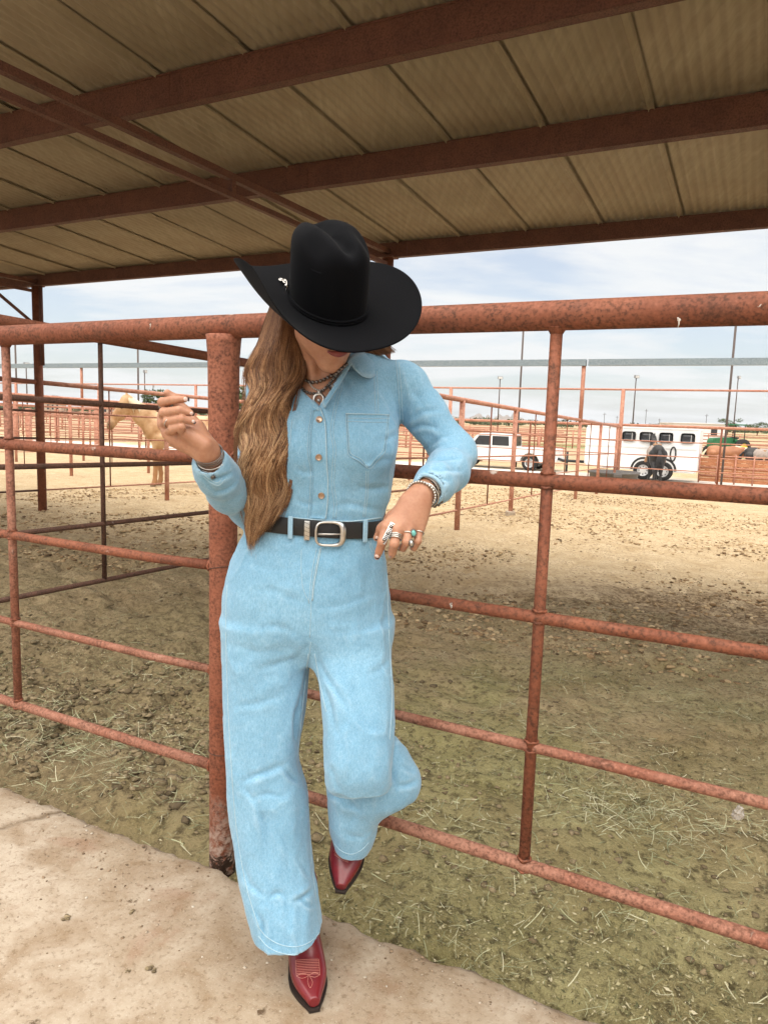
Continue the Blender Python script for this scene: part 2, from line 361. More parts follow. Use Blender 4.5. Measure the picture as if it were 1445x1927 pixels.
c = b.mix(b.math('MULTIPLY', crf, b.ramp(mid, [(.4, .2), (.55, .85)])), c, (.13, .085, .045))
b.set(Base_Color=c, Roughness=b.ramp(mid, [(.3, .78), (.7, .93)])); b.b.inputs['Specular IOR Level'].default_value = .25
b.bump(mid, .35, .012); b.bump(fine, .55, .004); b.bump(b.math('MULTIPLY', crf, -1), .5, .008)
M['concrete'] = b.m
slab = link('concrete_pavement', pymesh('concrete_pavement', sv, sf, True), M['concrete'], kind='structure'); slab.rotation_euler = (0, 0, -AZ)

# ------------------------------------------------------------------ fences
def rail_obj(name, a, b_, r, m, parent, n=12, wob=0.0, seg=1):
    a, b_ = Vector(a), Vector(b_)
    pts = [a.lerp(b_, i / seg) for i in range(seg + 1)]
    if wob: pts = [p + Vector((0, 0, float(vnoise(p.x * .9 + r * 90, p.y * .9, seed=17)) * wob)) if 0 < i < seg else p for i, p in enumerate(pts)]
    return MB().tube(pts, r, n).obj(name, m, parent, True)
FN = 1.605
# posts stand hard against the slab edge
fence = empty('pipe_fence', W(-1.34, FN), label='rusty red welded pipe fence the woman leans on, nearest the camera', cat='fence')
def fw(p): return Vector(p) - fence.location
RAILS = [(1.222, .0175, 'rail'), (.908, .0150, 'rail'), (.594, .0125, 'rail_lt'), (.294, .0160, 'rail_lt')]  # lower two rails paler, the light on them put into the colour
PU = [-5.06, -1.34, 2.38]
rail_obj('rail', fw(W(-5.2, FN, 1.588)), fw(W(2.5, FN, 1.578)), .0325, M['rail'], fence, 20, .004, 24)
for z, r, m in RAILS:
    for a, c_ in ((-5.06, -1.34), (-1.34, 2.38)):
        rail_obj('rail', fw(W(a + .03, FN, z)), fw(W(c_ - .03, FN, z)), r, M[m], fence, 12, .006, 16)
for pu in PU:
    prof = [(-.35, .039), (.35, .0388), (.352, .0393), (.9, .0395), (1.25, .0415), (1.50, .0440), (1.545, .0475), (1.562, .0495)]
    p = MB().tube([fw(W(pu, FN, z)) for z, r in prof], [r for z, r in prof], 24).obj('post', M['post'], fence, True)
    for z, tl in ((.352, .0), (.905, .012)):
        ring = [fw(W(pu + .0405 * cos(t), FN + .0405 * sin(t), z + tl * cos(t + .6))) for t in np.linspace(0, 2 * pi, 25)]
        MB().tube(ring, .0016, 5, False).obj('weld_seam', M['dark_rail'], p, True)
for k, uu in enumerate((-4.13, -3.20, -2.27, -.415, .515, 1.445)):
    rail_obj('upright', fw(W(uu, FN, .30)), fw(W(uu, FN, 1.562)), .0138, M['rail_lt'] if k % 2 == 0 else M['rail'], fence, 12)
    MB().lathe([(.0135, 0), (.022, .014), (.024, .016)], 12, fw(W(uu, FN, 1.542))).obj('saddle_weld', M['rail'], fence, True)
for z, r, m in RAILS:                                 # weld beads where rails meet the post and the uprights
    for s_ in (-1, 1):
        c0 = W(-1.34 + s_ * .039, FN, z); MB().tube([fw(c0 + Vector((0, 0, r * 1.12 * cos(t))) + NX * (r * 1.12 * sin(t)) + UX * (s_ * .003 * (1 + .6 * sin(t * 7)))) for t in np.linspace(0, 2 * pi, 25)], .0042, 6, False).obj('weld', M['post'], fence, True)
    for uu in (-2.27, -.415):
        for s_ in (-1, 1):
            c0 = W(uu, FN, z + s_ * r * .92); MB().tube([fw(c0 + UX * (.0148 * cos(t)) + NX * (.0148 * sin(t)) + Vector((0, 0, .0015 * sin(t * 5)))) for t in np.linspace(0, 2 * pi, 19)], .0032, 6, False).obj('weld', M['rail'], fence, True)
# chalky droppings caught on the rails
b = NB('chalky_dropping'); b.set(Base_Color=b.mix(b.noise(90), (.34, .29, .24), (.58, .54, .48)), Roughness=.85); M['chalk'] = b.m
def blob(px, py, uplane_n, s, drip):
    d = ray(px, py); t = uplane_n / d.dot(NX); P = CP + d * t
    mb = MB()
    for q in range(5): mb.sphere(P + UX * random.uniform(-s, s) + Vector((0, 0, random.uniform(-s, s))), s * random.uniform(.35, .75), 7, 5, (1, .4, 1))
    mb.tube([P, P - Vector((0, 0, drip * .6)), P - Vector((.002, 0, drip))], [s * .55, s * .4, s * .15], 6)
    return mb
for px, py, s, dr in ((850, 1138, .0045, .010), (1278, 600, .0032, .018), (1430, 574, .003, .003), (283, 610, .0022, .013)):
    r_ = {850: .014, 1278: .0318, 1430: .0318, 283: .0318}[px]
    o = blob(px, py, FN - r_, s, dr).obj('dropping', M['chalk'], fence, True); o.data.transform(Matrix.Translation(-fence.location))
# a scrap of clear plastic snagged under the fourth rail
bm = bmesh.new(); bmesh.ops.create_icosphere(bm, subdivisions=3, radius=1)
for v in bm.verts:
    p = v.co.copy(); f = 1 + .45 * float(fbm(p.x * 2.2, p.y * 2.2, p.z * 2.2, 3, 5)); v.co = Vector((p.x * .012, p.y * .008, p.z * .015)) * f
me = bpy.data.meshes.new('plastic_scrap'); bm.to_mesh(me); bm.free()
b = NB('clear_plastic'); b.set(Base_Color=b.mix(b.noise(60), (.45, .39, .32), (.72, .67, .60)), Roughness=.25, Transmission_Weight=.6); b.bump(b.noise(150), .5, .004); M['plastic'] = b.m
d = ray(1389, 1532); P = CP + d * ((FN - .012) / d.dot(NX))
link('plastic_scrap', me, M['plastic'], loc=P, label='crumpled clear plastic scrap snagged under a lower rail of the fence', cat='litter')

DU0, BAY = -3.85, 5.69
DH = [(1.925, .036), (1.50, .0185), (1.10, .017), (.705, .016), (.32, .016)]
PN = [2.1 + 2.585 * i for i in range(9)]            # 2.1 .. 22.78
def divider(k):
    u0 = DU0 - BAY * k; n0, n1 = 1.75, 23.3
    lab = ['pipe divider fence running from behind the post to the water trough',
           'rusty pipe divider fence in front of the palomino horse', 'third pipe divider fence, behind the palomino horse',
           'fourth pipe divider fence, in the far pens at left', 'fifth pipe divider fence, farthest left of the pens'][k]
    base = W(u0, n0, float(soil_z(n0))); e = empty('divider_fence', base, label=lab, cat='fence', group='parallel divider fences of the pens')
    g = lambda n, h: W(u0, n, float(soil_z(n)) + h) - base
    for q, (h, r) in enumerate(DH):
        m1 = M['rail'] if q == 0 else M['dark_rail']  # same paint under the roof, its shade put into a darker colour
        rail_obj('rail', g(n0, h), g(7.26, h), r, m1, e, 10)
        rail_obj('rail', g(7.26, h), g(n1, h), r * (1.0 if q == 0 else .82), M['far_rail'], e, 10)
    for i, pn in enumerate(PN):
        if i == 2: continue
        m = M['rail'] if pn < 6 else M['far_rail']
        rail_obj('post', g(pn, -.3), g(pn, 1.92), .041, m, e, 12)
        if k == 0 and i == 4: MB().box(g(pn, .05), (.16, .16, .13), bev=.015).obj('footing', M['concrete'], e)
    for i in range(8):
        pn = PN[i] + 1.29
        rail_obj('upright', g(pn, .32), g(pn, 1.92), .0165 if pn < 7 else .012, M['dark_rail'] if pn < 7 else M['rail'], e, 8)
for k in range(5): divider(k)

TN = 23.3
base = W(-14, TN, float(soil_z(TN))); tf = empty('end_fence', base, label='rust coloured pipe fence closing the far end of the pens, with tall posts', cat='fence')
g = lambda u, h, n=TN: W(u, n, float(soil_z(TN)) + h) - base
for h, r in ((1.99, .042), (1.53, .017), (1.10, .016), (.69, .016), (.30, .032)):
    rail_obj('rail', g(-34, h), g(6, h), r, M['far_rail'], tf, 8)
rail_obj('top_pipe', g(-38, 3.07), g(6, 3.07), .03, M['far_rail'], tf, 8)
for k in range(-1, 7): rail_obj('tall_post', g(DU0 - BAY * k, -.3), g(DU0 - BAY * k, 3.07), .06, M['far_rail'], tf, 10)
for i in range(14):
    uu = DU0 + 2.845 - BAY * .5 * i
    rail_obj('upright', g(uu, .1), g(uu, 1.98), .03, M['rail'], tf, 8)
# galvanised beam carried above the dividers
bn = 17.6; zb = 2.79
ge = empty('galvanised_beam', W(-4, bn, zb), label='long galvanised steel tube beam spanning the pens on thin posts', cat='beam')
b = NB('galvanised'); f = b.voro(60, out='Color'); sp = b.N.new('ShaderNodeSeparateColor'); b.link(f, sp.inputs[0])
b.set(Base_Color=b.mix(sp.outputs[0], (.17, .22, .25), (.27, .32, .35)), Metallic=.15, Roughness=.55); M['galv'] = b.m
RZ = Matrix.Rotation(-AZ, 4, 'Z').to_3x3()
for a, c_ in ((-40, -26.7), (-26.64, -3.80), (-3.74, 8.0)):
    MB().box(W((a + c_) / 2 + 4, 0, 0), (c_ - a, .16, .15), RZ).obj('tube_section', M['galv'], ge)
for k in range(-1, 5):
    uu = DU0 - BAY * k; zz = float(soil_z(bn)) + 1.9
    rail_obj('support_post', W(uu + 4, 0, zz - zb), W(uu + 4, 0, -.07), .05, M['far_rail'], ge, 8)

# ------------------------------------------------------------------ open shed: roof sheets, purlins, trusses, columns
EN, EZ, RS = 7.26, 3.245, tan(radians(4.04))
NB0 = 2.05                                          # unseen back edge of the roof, cut short to let light in underneath
roofz = lambda n: EZ + (EN - n) * RS
shed = empty('open_shed', W(DU0, EN, 0), label='open steel shed with corrugated roof on rusty purlins above the woman', cat='shed')
sw = lambda u, n, z: W(u, n, z) - shed.location
b = NB('weathered_sheet'); X = b.xyz(); rn = b.rnd()
st = b.noise(2.2, 6, .62, .2, b.map((14, .7, 1))); mo = b.noise(2.6, 5, .6)
c = b.mix(b.ramp(st, [(.33, 0), (.67, 1)]), (.285, .240, .172), (.390, .335, .250))
c = b.mix(b.ramp(mo, [(.40, 0), (.64, .6)]), c, (.275, .212, .148))
c = b.mix(b.math('MULTIPLY', b.ramp(b.noise(.9, 4, .6, .5), [(.5, 0), (.62, 1)]), .35), c, (.215, .18, .124))
c = b.mix(b.math('MULTIPLY_ADD', rn, .30, 0), c, (.39, .335, .248))
b.set(Base_Color=c, Roughness=.62, Metallic=.12); b.b.inputs['Specular IOR Level'].default_value = .3; b.bump(b.noise(240, 3, .7), .12, .001); M['sheet'] = b.m
PWID = .709; NC = 10
def sheet(u0, n0, n1, dz, seed):
    na = NC * 8 + 6; us = np.linspace(-.030, PWID + .012, na); v = []; rr = random.Random(seed)
    kk = [rr.uniform(-.5, .5) for _ in range(4)]; wedge = rr.choice((0, 0, 0, .002, .005))
    for j, t in enumerate((0, .5, 1)):
        nn2 = n0 + (n1 - n0) * t
        for x in us:
            cz = .0080 * cos(2 * pi * x / (PWID / NC)); lip = -.019 * (1 + kk[0]) * (max(0, x - PWID + .11) / .11) ** 1.6 - .024 * max(0, -x) / .03
            v.append(sw(u0 + x, nn2, roofz(nn2) + .012 + dz + cz + lip + .004 * kk[1] * sin(x * 4 + j)))
    f = [(j * na + i, j * na + i + 1, (j + 1) * na + i + 1, (j + 1) * na + i) for j in range(2) for i in range(na - 1)]
    me = pymesh('roof_sheet', v, f, True); return me
k = 0
for i in range(-22, 12):
    for n0, n1, dz in ((5.10, 7.40, 0), (3.62, 5.22, .004), (NB0, 3.74, .008),):
        u0 = -.80 + PWID * i
        if i < -9 and n0 < 3.5 or (i > 6 and n0 > 2): pass
        link('roof_sheet', sheet(u0, n0, n1, dz + (i % 2) * .0035, i * 7 + k), M['sheet'], shed); k += 1
def cchan(u0, u1, n, zt, hgt, fl, t=.006):
    mb = MB()
    L_ = u1 - u0; cu = (u0 + u1) / 2
    mb.box(sw(cu, n, zt - hgt / 2), (L_, t, hgt), RZ)
    mb.box(sw(cu, n + fl / 2, zt - hgt + t / 2), (L_, fl, t), RZ); mb.box(sw(cu, n + fl / 2, zt - t / 2), (L_, fl - .002, t), RZ)
    mb.box(sw(cu, n + fl, zt - hgt + .012), (L_ - .01, t, .024), RZ)
    mb.box(sw(cu, n - .006, zt - .006), (L_, .010, .010), RZ)
    return mb
for n_, hh in ((EN, .155), (5.19, .195), (3.72, .20), (NB0 + .06, .2)):
    for a, c_ in ((-16.5, -9.5), (-9.497, -3.553), (-3.55, 7.5)):
        cchan(a, c_, n_, roofz(n_) - .002, hh, .07).obj('purlin', M['steel'], shed)
# splice plate on the second purlin
MB().box(sw(-3.53, 5.185, roofz(5.19) - .1), (.13, .012, .20), RZ).obj('splice_plate', M['steel'], shed)
for k in (0, 1):
    uu = DU0 - BAY * k + (.07 if k == 0 else 0)
    zc = 3.165
    MB().box(sw(uu, (NB0 + EN) / 2, zc - .02), (.055, EN - NB0 + .1, .05), RZ).obj('truss_chord', M['steel'], shed)
    MB().box(sw(uu, (NB0 + EN) / 2, 3.012), (.045, EN - NB0, .04), RZ).obj('truss_chord', M['steel'], shed)
    for nn2 in (2.6, 4.62): MB().box(sw(uu, nn2, 3.08), (.04, .045, .10), RZ).obj('strut', M['steel'], shed)
    col = rail_obj('column', sw(uu, EN, -.5), sw(uu, EN, 3.08), .062, M['rail'], shed, 16)
    MB().box(sw(uu, EN, 3.085), (.17, .17, .012), RZ).obj('cap_plate', M['steel'], shed)
    if k == 1: rail_obj('downpipe', sw(uu + .1, EN, 1.95), sw(uu + .1, EN, 3.07), .026, M['steel'], shed, 10)
    rail_obj('knee_brace', sw(uu, EN - .06, 2.55), sw(uu, EN - .78, 3.0), .024, M['steel'], shed, 8)
# ------------------------------------------------------------------ signed-distance sculpting (surface nets)
class Vol:
    def __init__(s, lo, hi, h):
        s.lo = np.array(lo, float); s.h = h; s.n = np.ceil((np.array(hi, float) - s.lo) / h).astype(int) + 1
        s.F = np.full(s.n, 0.2, np.float32)
        s.ax = [s.lo[i] + h * np.arange(s.n[i]) for i in range(3)]
    def sub(s, lo, hi):
        a = np.clip(np.floor((np.array(lo) - s.lo) / s.h).astype(int), 0, s.n); b_ = np.clip(np.ceil((np.array(hi) - s.lo) / s.h).astype(int) + 1, 0, s.n)
        sl = tuple(slice(int(i), int(j)) for i, j in zip(a, b_))
        X = s.ax[0][sl[0]][:, None, None]; Y = s.ax[1][sl[1]][None, :, None]; Z = s.ax[2][sl[2]][None, None, :]
        return sl, X, Y, Z
    def put(s, sl, d, k, mode='add'):
        A = s.F[sl]
        if mode == 'cut': A = -A
        if k > 0:
            hh = np.maximum(k - np.abs(A - d), 0) / k; R = np.minimum(A, d) - hh * hh * k * .25
        else: R = np.minimum(A, d)
        s.F[sl] = -R if mode == 'cut' else R
    def cap(s, a, b_, ra, rb=None, k=0.01, mode='add', sq=None):
        rb = ra if rb is None else rb; a = np.array(a, float); b_ = np.array(b_, float); R = max(ra, rb) + k + 3 * s.h
        sl, X, Y, Z = s.sub(np.minimum(a, b_) - R * 1.6, np.maximum(a, b_) + R * 1.6)
        d = b_ - a; L2 = max(d @ d, 1e-12)
        px, py, pz = X - a[0], Y - a[1], Z - a[2]
        t = np.clip((px * d[0] + py * d[1] + pz * d[2]) / L2, 0, 1)
        qx, qy, qz = px - t * d[0], py - t * d[1], pz - t * d[2]
        if sq is not None:                       # squash: (direction, factor) thins the capsule along a direction
            w, f = np.array(sq[0], float), sq[1]; w /= np.linalg.norm(w); c = (qx * w[0] + qy * w[1] + qz * w[2]) * (1 / f - 1)
            qx, qy, qz = qx + c * w[0], qy + c * w[1], qz + c * w[2]
        s.put(sl, np.sqrt(qx * qx + qy * qy + qz * qz) - (ra + (rb - ra) * t), k, mode)
    def chain(s, pts, k=0.01, mode='add', sq=None):
        for (a, ra), (b_, rb) in zip(pts[:-1], pts[1:]): s.cap(a, b_, ra, rb, k, mode, sq)
    def ell(s, c, r, k=0.01, M=None, mode='add'):
        c = np.array(c, float); r = np.array(r, float); R = r.max() + k + 3 * s.h
        sl, X, Y, Z = s.sub(c - R, c + R); p = [X - c[0], Y - c[1], Z - c[2]]
        if M is not None: p = [M[0][i] * p[0] + M[1][i] * p[1] + M[2][i] * p[2] for i in range(3)]   # columns of M are the axes
        q = np.sqrt((p[0] / r[0]) ** 2 + (p[1] / r[1]) ** 2 + (p[2] / r[2]) ** 2); g = np.sqrt((p[0] / r[0] ** 2) ** 2 + (p[1] / r[1] ** 2) ** 2 + (p[2] / r[2] ** 2) ** 2) + 1e-9
        s.put(sl, q * (q - 1) / g, k, mode)
    def column(s, secs, k=0.02, p=2.3, yaw=0.0, mode='add', grow=0.0):
        """vertical stack of rounded sections: rows of (z, cx, cy, rx, ry)"""
        S = np.array(sorted(secs)); zs = S[:, 0]; m = S[:, 3].max() + .06
        lo = (S[:, 1].min() - m - .1, S[:, 2].min() - m - .1, zs[0] - .06); hi = (S[:, 1].max() + m + .1, S[:, 2].max() + m + .1, zs[-1] + .06)
        sl, X, Y, Z = s.sub(lo, hi); z = np.clip(Z.ravel(), zs[0], zs[-1])
        f = [csp(zs, S[:, i], z)[None, None, :] for i in range(1, 5)]
        cx, cy, rx, ry = f[0], f[1], f[2] + grow, f[3] + grow
        dx, dy = X - cx, Y - cy; c_, s_ = cos(yaw), sin(yaw); ex = dx * c_ + dy * s_; ey = -dx * s_ + dy * c_
        q = (np.abs(ex / rx) ** p + np.abs(ey / ry) ** p) ** (1 / p)
        g = np.sqrt((ex / rx ** 2) ** 2 + (ey / ry ** 2) ** 2) / np.maximum(np.sqrt((ex / rx) ** 2 + (ey / ry) ** 2), 1e-6)
        d = (q - 1) / np.maximum(g, 1e-3); over = np.maximum(np.maximum(zs[0] - Z, Z - zs[-1]), -1)
        d = np.where(over > 0, np.sqrt(np.maximum(d, 0) ** 2 + over ** 2) + 1e-4, np.maximum(d, over))
        s.put(sl, d, k, mode)
    def mesh(s, smooth_it=2):
        v, f = surface_nets(s.F, s.lo, s.h)
        if smooth_it: v = lap(v, f, smooth_it)
        return v, f
def csp(x, y, q):                                   # monotone-ish cubic interpolation
    x = np.asarray(x, float); y = np.asarray(y, float); i = np.clip(np.searchsorted(x, q) - 1, 0, len(x) - 2)
    m = np.gradient(y, x) if len(x) > 2 else np.full(len(x), (y[1] - y[0]) / (x[1] - x[0]))
    h = x[i + 1] - x[i]; t = np.clip((q - x[i]) / h, 0, 1)
    return (2 * t ** 3 - 3 * t ** 2 + 1) * y[i] + (t ** 3 - 2 * t ** 2 + t) * h * m[i] + (-2 * t ** 3 + 3 * t ** 2) * y[i + 1] + (t ** 3 - t ** 2) * h * m[i + 1]
def surface_nets(F, lo, h):
    S = F < 0; nx, ny, nz = F.shape
    cnt = np.zeros((nx - 1, ny - 1, nz - 1), np.int8); C = []
    for a in (0, 1):
        for b_ in (0, 1):
            for c in (0, 1): C.append((a, b_, c)); cnt += S[a:nx - 1 + a, b_:ny - 1 + b_, c:nz - 1 + c]
    I, J, K_ = np.nonzero((cnt > 0) & (cnt < 8)); n = len(I)
    vals = {c: F[I + c[0], J + c[1], K_ + c[2]].astype(float) for c in C}
    acc = np.zeros((n, 3)); num = np.zeros(n)
    for a in C:
        for ax in range(3):
            if a[ax]: continue
            b_ = tuple(1 if i == ax else a[i] for i in range(3)); fa, fb = vals[a], vals[b_]; m = (fa < 0) != (fb < 0)
            t = np.where(m, fa / np.where(m, fa - fb, 1), 0); p = np.tile(np.array(a, float), (n, 1)); p[:, ax] = t
            acc += p * m[:, None]; num += m
    V = (np.stack([I, J, K_], -1) + acc / num[:, None]) * h + np.array(lo)
    id_ = np.full((nx - 1, ny - 1, nz - 1), -1, np.int32); id_[I, J, K_] = np.arange(n); Q = []
    for ax in range(3):
        o1, o2 = (ax + 1) % 3, (ax + 2) % 3
        A = np.take(S, range(0, S.shape[ax] - 1), ax); B = np.take(S, range(1, S.shape[ax]), ax); P = np.argwhere(A != B)
        P = P[(P[:, o1] > 0) & (P[:, o2] > 0) & (P[:, o1] < F.shape[o1] - 1) & (P[:, o2] < F.shape[o2] - 1)]
        ins = A[tuple(P.T)]; q = []
        for d1, d2 in ((-1, -1), (0, -1), (0, 0), (-1, 0)):
            R = P.copy(); R[:, o1] += d1; R[:, o2] += d2; q.append(id_[tuple(R.T)])
        q = np.stack(q, -1); q = np.where(ins[:, None], q, q[:, ::-1]); Q.append(q)
    Q = np.concatenate(Q); return V, Q[(Q >= 0).all(1)]
def lap(v, f, it, lam=0.5, mask=None):
    e = np.concatenate([f[:, [0, 1]], f[:, [1, 2]], f[:, [2, 3]], f[:, [3, 0]]]); n = len(v)
    deg = np.bincount(e[:, 0], minlength=n) + np.bincount(e[:, 1], minlength=n)
    for i in range(it * 2):
        l = lam if i % 2 == 0 else -lam * 1.03
        a = np.stack([np.bincount(e[:, 0], v[e[:, 1], k], n) + np.bincount(e[:, 1], v[e[:, 0], k], n) for k in range(3)], -1) / np.maximum(deg, 1)[:, None]
        v = v + (a - v) * l * (1 if mask is None else mask[:, None])
    return v
def vnormals(v, f):
    nrm = np.cross(v[f[:, 2]] - v[f[:, 0]], v[f[:, 3]] - v[f[:, 1]]); n = np.zeros_like(v)
    for k in range(4):
        for c in range(3): n[:, c] += np.bincount(f[:, k], nrm[:, c], len(v))
    return n / np.maximum(np.linalg.norm(n, axis=1, keepdims=True), 1e-12)
_Fn, _Rn, _Un = np.array(_F), np.array(_R), np.array(_U)
def project(v):
    d = v - np.array([0, 0, CAM_H]); z = d @ _Fn
    return PW / 2 + FPX * (d @ _Rn) / z, PH / 2 - FPX * (d @ _Un) / z
def A(px, py, d): return np.array(at(px, py, d))
def bvh(v, f): return BVHTree.FromPolygons([Vector(p) for p in v], [tuple(int(i) for i in q) for q in f])
def cast(T, px, py, lift=0.0):
    d = ray(px, py).normalized(); loc, nrm, i, dist = T.ray_cast(CP, d)
    if loc is None: return None
    if nrm.dot(d) > 0: nrm = -nrm
    return loc + nrm * lift, nrm
def spl(pts, n):                                    # smooth curve through pixel points
    p = np.array(pts, float); t = np.concatenate([[0], np.cumsum(np.linalg.norm(np.diff(p, axis=0), axis=1))])
    q = np.linspace(0, t[-1], n)
    return np.stack([csp(t, p[:, i], q) for i in range(p.shape[1])], -1)
def seam(T, pts, r, lift=0.0006, n=None, sides=5):
    n = n or max(6, int(len(pts) * 6)); P = [cast(T, x, y, lift) for x, y in spl(pts, n)]; P = [p[0] for p in P if p]
    mb = MB()
    if len(P) > 2: mb.tube(P, r, sides)
    return mb
def inpoly(x, y, poly):
    c = np.zeros(x.shape, bool); n = len(poly); j = n - 1
    for i in range(n):
        xi, yi = poly[i]; xj, yj = poly[j]
        c ^= ((yi > y) != (yj > y)) & (x < (xj - xi) * (y - yi) / ((yj - yi) or 1e-9) + xi); j = i
    return c
def patch(T, quad, lift, thick, nu_=14, nv_=14):
    """sheet laid on a surface; quad is a function (s,t)->pixel"""
    top = []; ok = True
    for i in range(nu_ + 1):
        for j in range(nv_ + 1):
            c = cast(T, *quad(i / nu_, j / nv_), lift)
            if c is None: return None
            top.append(c[0])
    w = nv_ + 1; f = [(i * w + j, (i + 1) * w + j, (i + 1) * w + j + 1, i * w + j + 1) for i in range(nu_) for j in range(nv_)]
    m = len(top); down = (CP - top[m // 2]).normalized() * -thick; v = top + [p + down for p in top]
    f2 = [tuple(q + m for q in reversed(x)) for x in f]; b_ = [i * w for i in range(nu_ + 1)] + [nu_ * w + j for j in range(1, w)] + [i * w + nv_ for i in range(nu_ - 1, -1, -1)] + [j for j in range(nv_ - 1, 0, -1)]
    f3 = [(b_[i], b_[(i + 1) % len(b_)], b_[(i + 1) % len(b_)] + m, b_[i] + m) for i in range(len(b_))]
    return MB().add(v, f + f2 + f3)
def hat_pts(P, nphi=96, ns=14, nc=16):
    """hat in its own frame (x side, y front, z up): brim grid and crown grid"""
    ax, ay, bl, bf, thL, thR, dip, hc, tap, blL, we, fx = P
    phi = np.linspace(0, 2 * np.pi, nphi, endpoint=False); sx, cy = np.sin(phi), np.cos(phi)
    w = np.abs(sx) ** we; th = np.where(sx > 0, thR, thL) * w - dip * (1 - w) * np.where(cy > 0, 1.0, .6)
    Lr = np.where(sx > 0, bl, blL) * np.abs(sx) ** 2 + bf * np.abs(cy) ** 2
    brim = []
    r = np.zeros(nphi); z = np.zeros(nphi); S = np.linspace(0, 1, ns)
    for i, s in enumerate(S):
        if i: t = th * s ** fx ; ds = Lr / (ns - 1); r = r + np.cos(t) * ds; z = z + np.sin(t) * ds
        brim.append(np.stack([sx * (ax + r), cy * (ay + r), z], -1))
    crown = []
    for j in range(nc + 1):
        q = j / nc
        if q < .56:
            h = q / .56; k = 1 - (1 - tap) * h ** 1.2; zz = hc * .66 * h; crown.append(np.stack([sx * ax * k, cy * ay * k, np.full(nphi, zz)], -1))
        else:
            t = (q - .56) / .44; k = tap * max(np.cos(t * np.pi / 2), 0) ** .62; zz = hc * (.66 + .34 * np.sin(t * np.pi / 2) ** .9)
            x, y = sx * ax * k, cy * ay * k
            crease = -.024 * np.exp(-(x / .017) ** 2) * np.clip(t * 1.5, 0, 1) ** 2 * np.clip(1.15 - y / ay * .2, 0, 1)
            dents = -.016 * np.exp(-((np.abs(x) - .050) / .018) ** 2) * np.exp(-((y - .045) / .035) ** 2)
            crown.append(np.stack([x, y, zz + crease + dents - .012 * np.clip(-y / ay, 0, 1) * t], -1))
    return np.array(brim), np.array(crown)
def hat_M(yaw, pitch, roll):
    f = np.array([np.sin(yaw) * np.cos(pitch), -np.cos(yaw) * np.cos(pitch), -np.sin(pitch)]); r = np.array([np.cos(yaw), np.sin(yaw), 0.]); u = np.cross(f, r)
    r, u = r * np.cos(roll) - u * np.sin(roll), u * np.cos(roll) + r * np.sin(roll)
    return np.stack([r, f, u], 0)
# ------------------------------------------------------------------ the woman
b = NB('pale_denim'); co = b.map((1, 1, 1)); X = b.xyz()
wv = b.noise(420, 2, .5, 0, b.map((1, 1, .25))); wf = b.noise(900, 2, .5); big = b.noise(7, 5, .6, .4); mid = b.noise(34, 5, .65, .3)
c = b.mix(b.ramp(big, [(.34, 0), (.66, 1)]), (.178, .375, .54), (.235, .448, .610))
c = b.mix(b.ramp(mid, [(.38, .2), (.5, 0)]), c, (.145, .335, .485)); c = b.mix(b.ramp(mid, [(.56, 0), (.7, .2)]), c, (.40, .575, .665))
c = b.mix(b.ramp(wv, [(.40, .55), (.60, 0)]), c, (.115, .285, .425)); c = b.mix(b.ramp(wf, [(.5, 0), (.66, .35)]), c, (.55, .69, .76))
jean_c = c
top_c = b.mix(.85, c, b.mix(b.ramp(mid, [(.34, 0), (.66, 1)]), (.118, .196, .244), (.184, .271, .315)))  # shirt greyer and darker: the shade on it is put into the colour
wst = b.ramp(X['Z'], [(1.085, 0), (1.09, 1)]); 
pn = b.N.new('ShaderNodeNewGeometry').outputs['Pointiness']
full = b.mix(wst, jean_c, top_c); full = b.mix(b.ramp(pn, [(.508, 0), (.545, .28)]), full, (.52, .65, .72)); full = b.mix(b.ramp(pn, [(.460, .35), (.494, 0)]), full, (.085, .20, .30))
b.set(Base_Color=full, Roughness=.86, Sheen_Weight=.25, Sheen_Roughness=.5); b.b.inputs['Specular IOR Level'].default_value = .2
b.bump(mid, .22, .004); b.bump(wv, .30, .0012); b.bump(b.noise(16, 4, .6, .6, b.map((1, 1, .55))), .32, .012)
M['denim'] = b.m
M['denim_edge'] = plain('denim_edge', (.40, .56, .64), .85, var=.2, scale=300)
M['denim_dark'] = plain('denim_shadow_stitch', (.17, .33, .44), .85, var=.2, scale=300)
b = NB('skin'); f1 = b.noise(28, 5, .6); f2 = b.noise(180, 4, .6)
c = b.mix(b.ramp(f1, [(.35, 0), (.65, 1)]), (.385, .185, .110), (.475, .250, .155)); c = b.mix(b.ramp(f2, [(.4, .25), (.55, 0)]), c, (.34, .14, .085))
b.set(Base_Color=c, Roughness=.48, Subsurface_Weight=.12, Subsurface_Scale=.008); b.b.inputs['Subsurface Radius'].default_value = (1, .35, .2); b.b.inputs['Specular IOR Level'].default_value = .4
b.bump(f2, .12, .001); b.bump(b.voro(260), .08, .0006); M['skin'] = b.m
M['lips'] = plain('lipstick', (.235, .055, .050), .38, var=.15, scale=200)
M['silver'] = plain('old_silver', (.62, .59, .55), .28, 1.0, .5, .25, 90)
M['silver_dark'] = plain('oxidised_silver', (.20, .18, .165), .34, 1.0, .5, .4, 240)
M['copper'] = plain('copper_button', (.48, .34, .25), .35, 1.0, .5, .2, 120)
M['belt'] = plain('black_leather', (.012, .012, .013), .42, 0, .45, .3, 60)
M['turq'] = plain('turquoise', (.16, .46, .42), .25, 0, .5, .35, 160)
M['nail'] = plain('pale_nail', (.70, .52, .46), .18, 0, .5, .06, 60); M['nail_tip'] = plain('dark_nail_tip', (.035, .018, .020), .15, 0, .5, .1)
b = NB('black_felt'); f = b.noise(500, 3, .7); f1 = b.noise(6, 4)
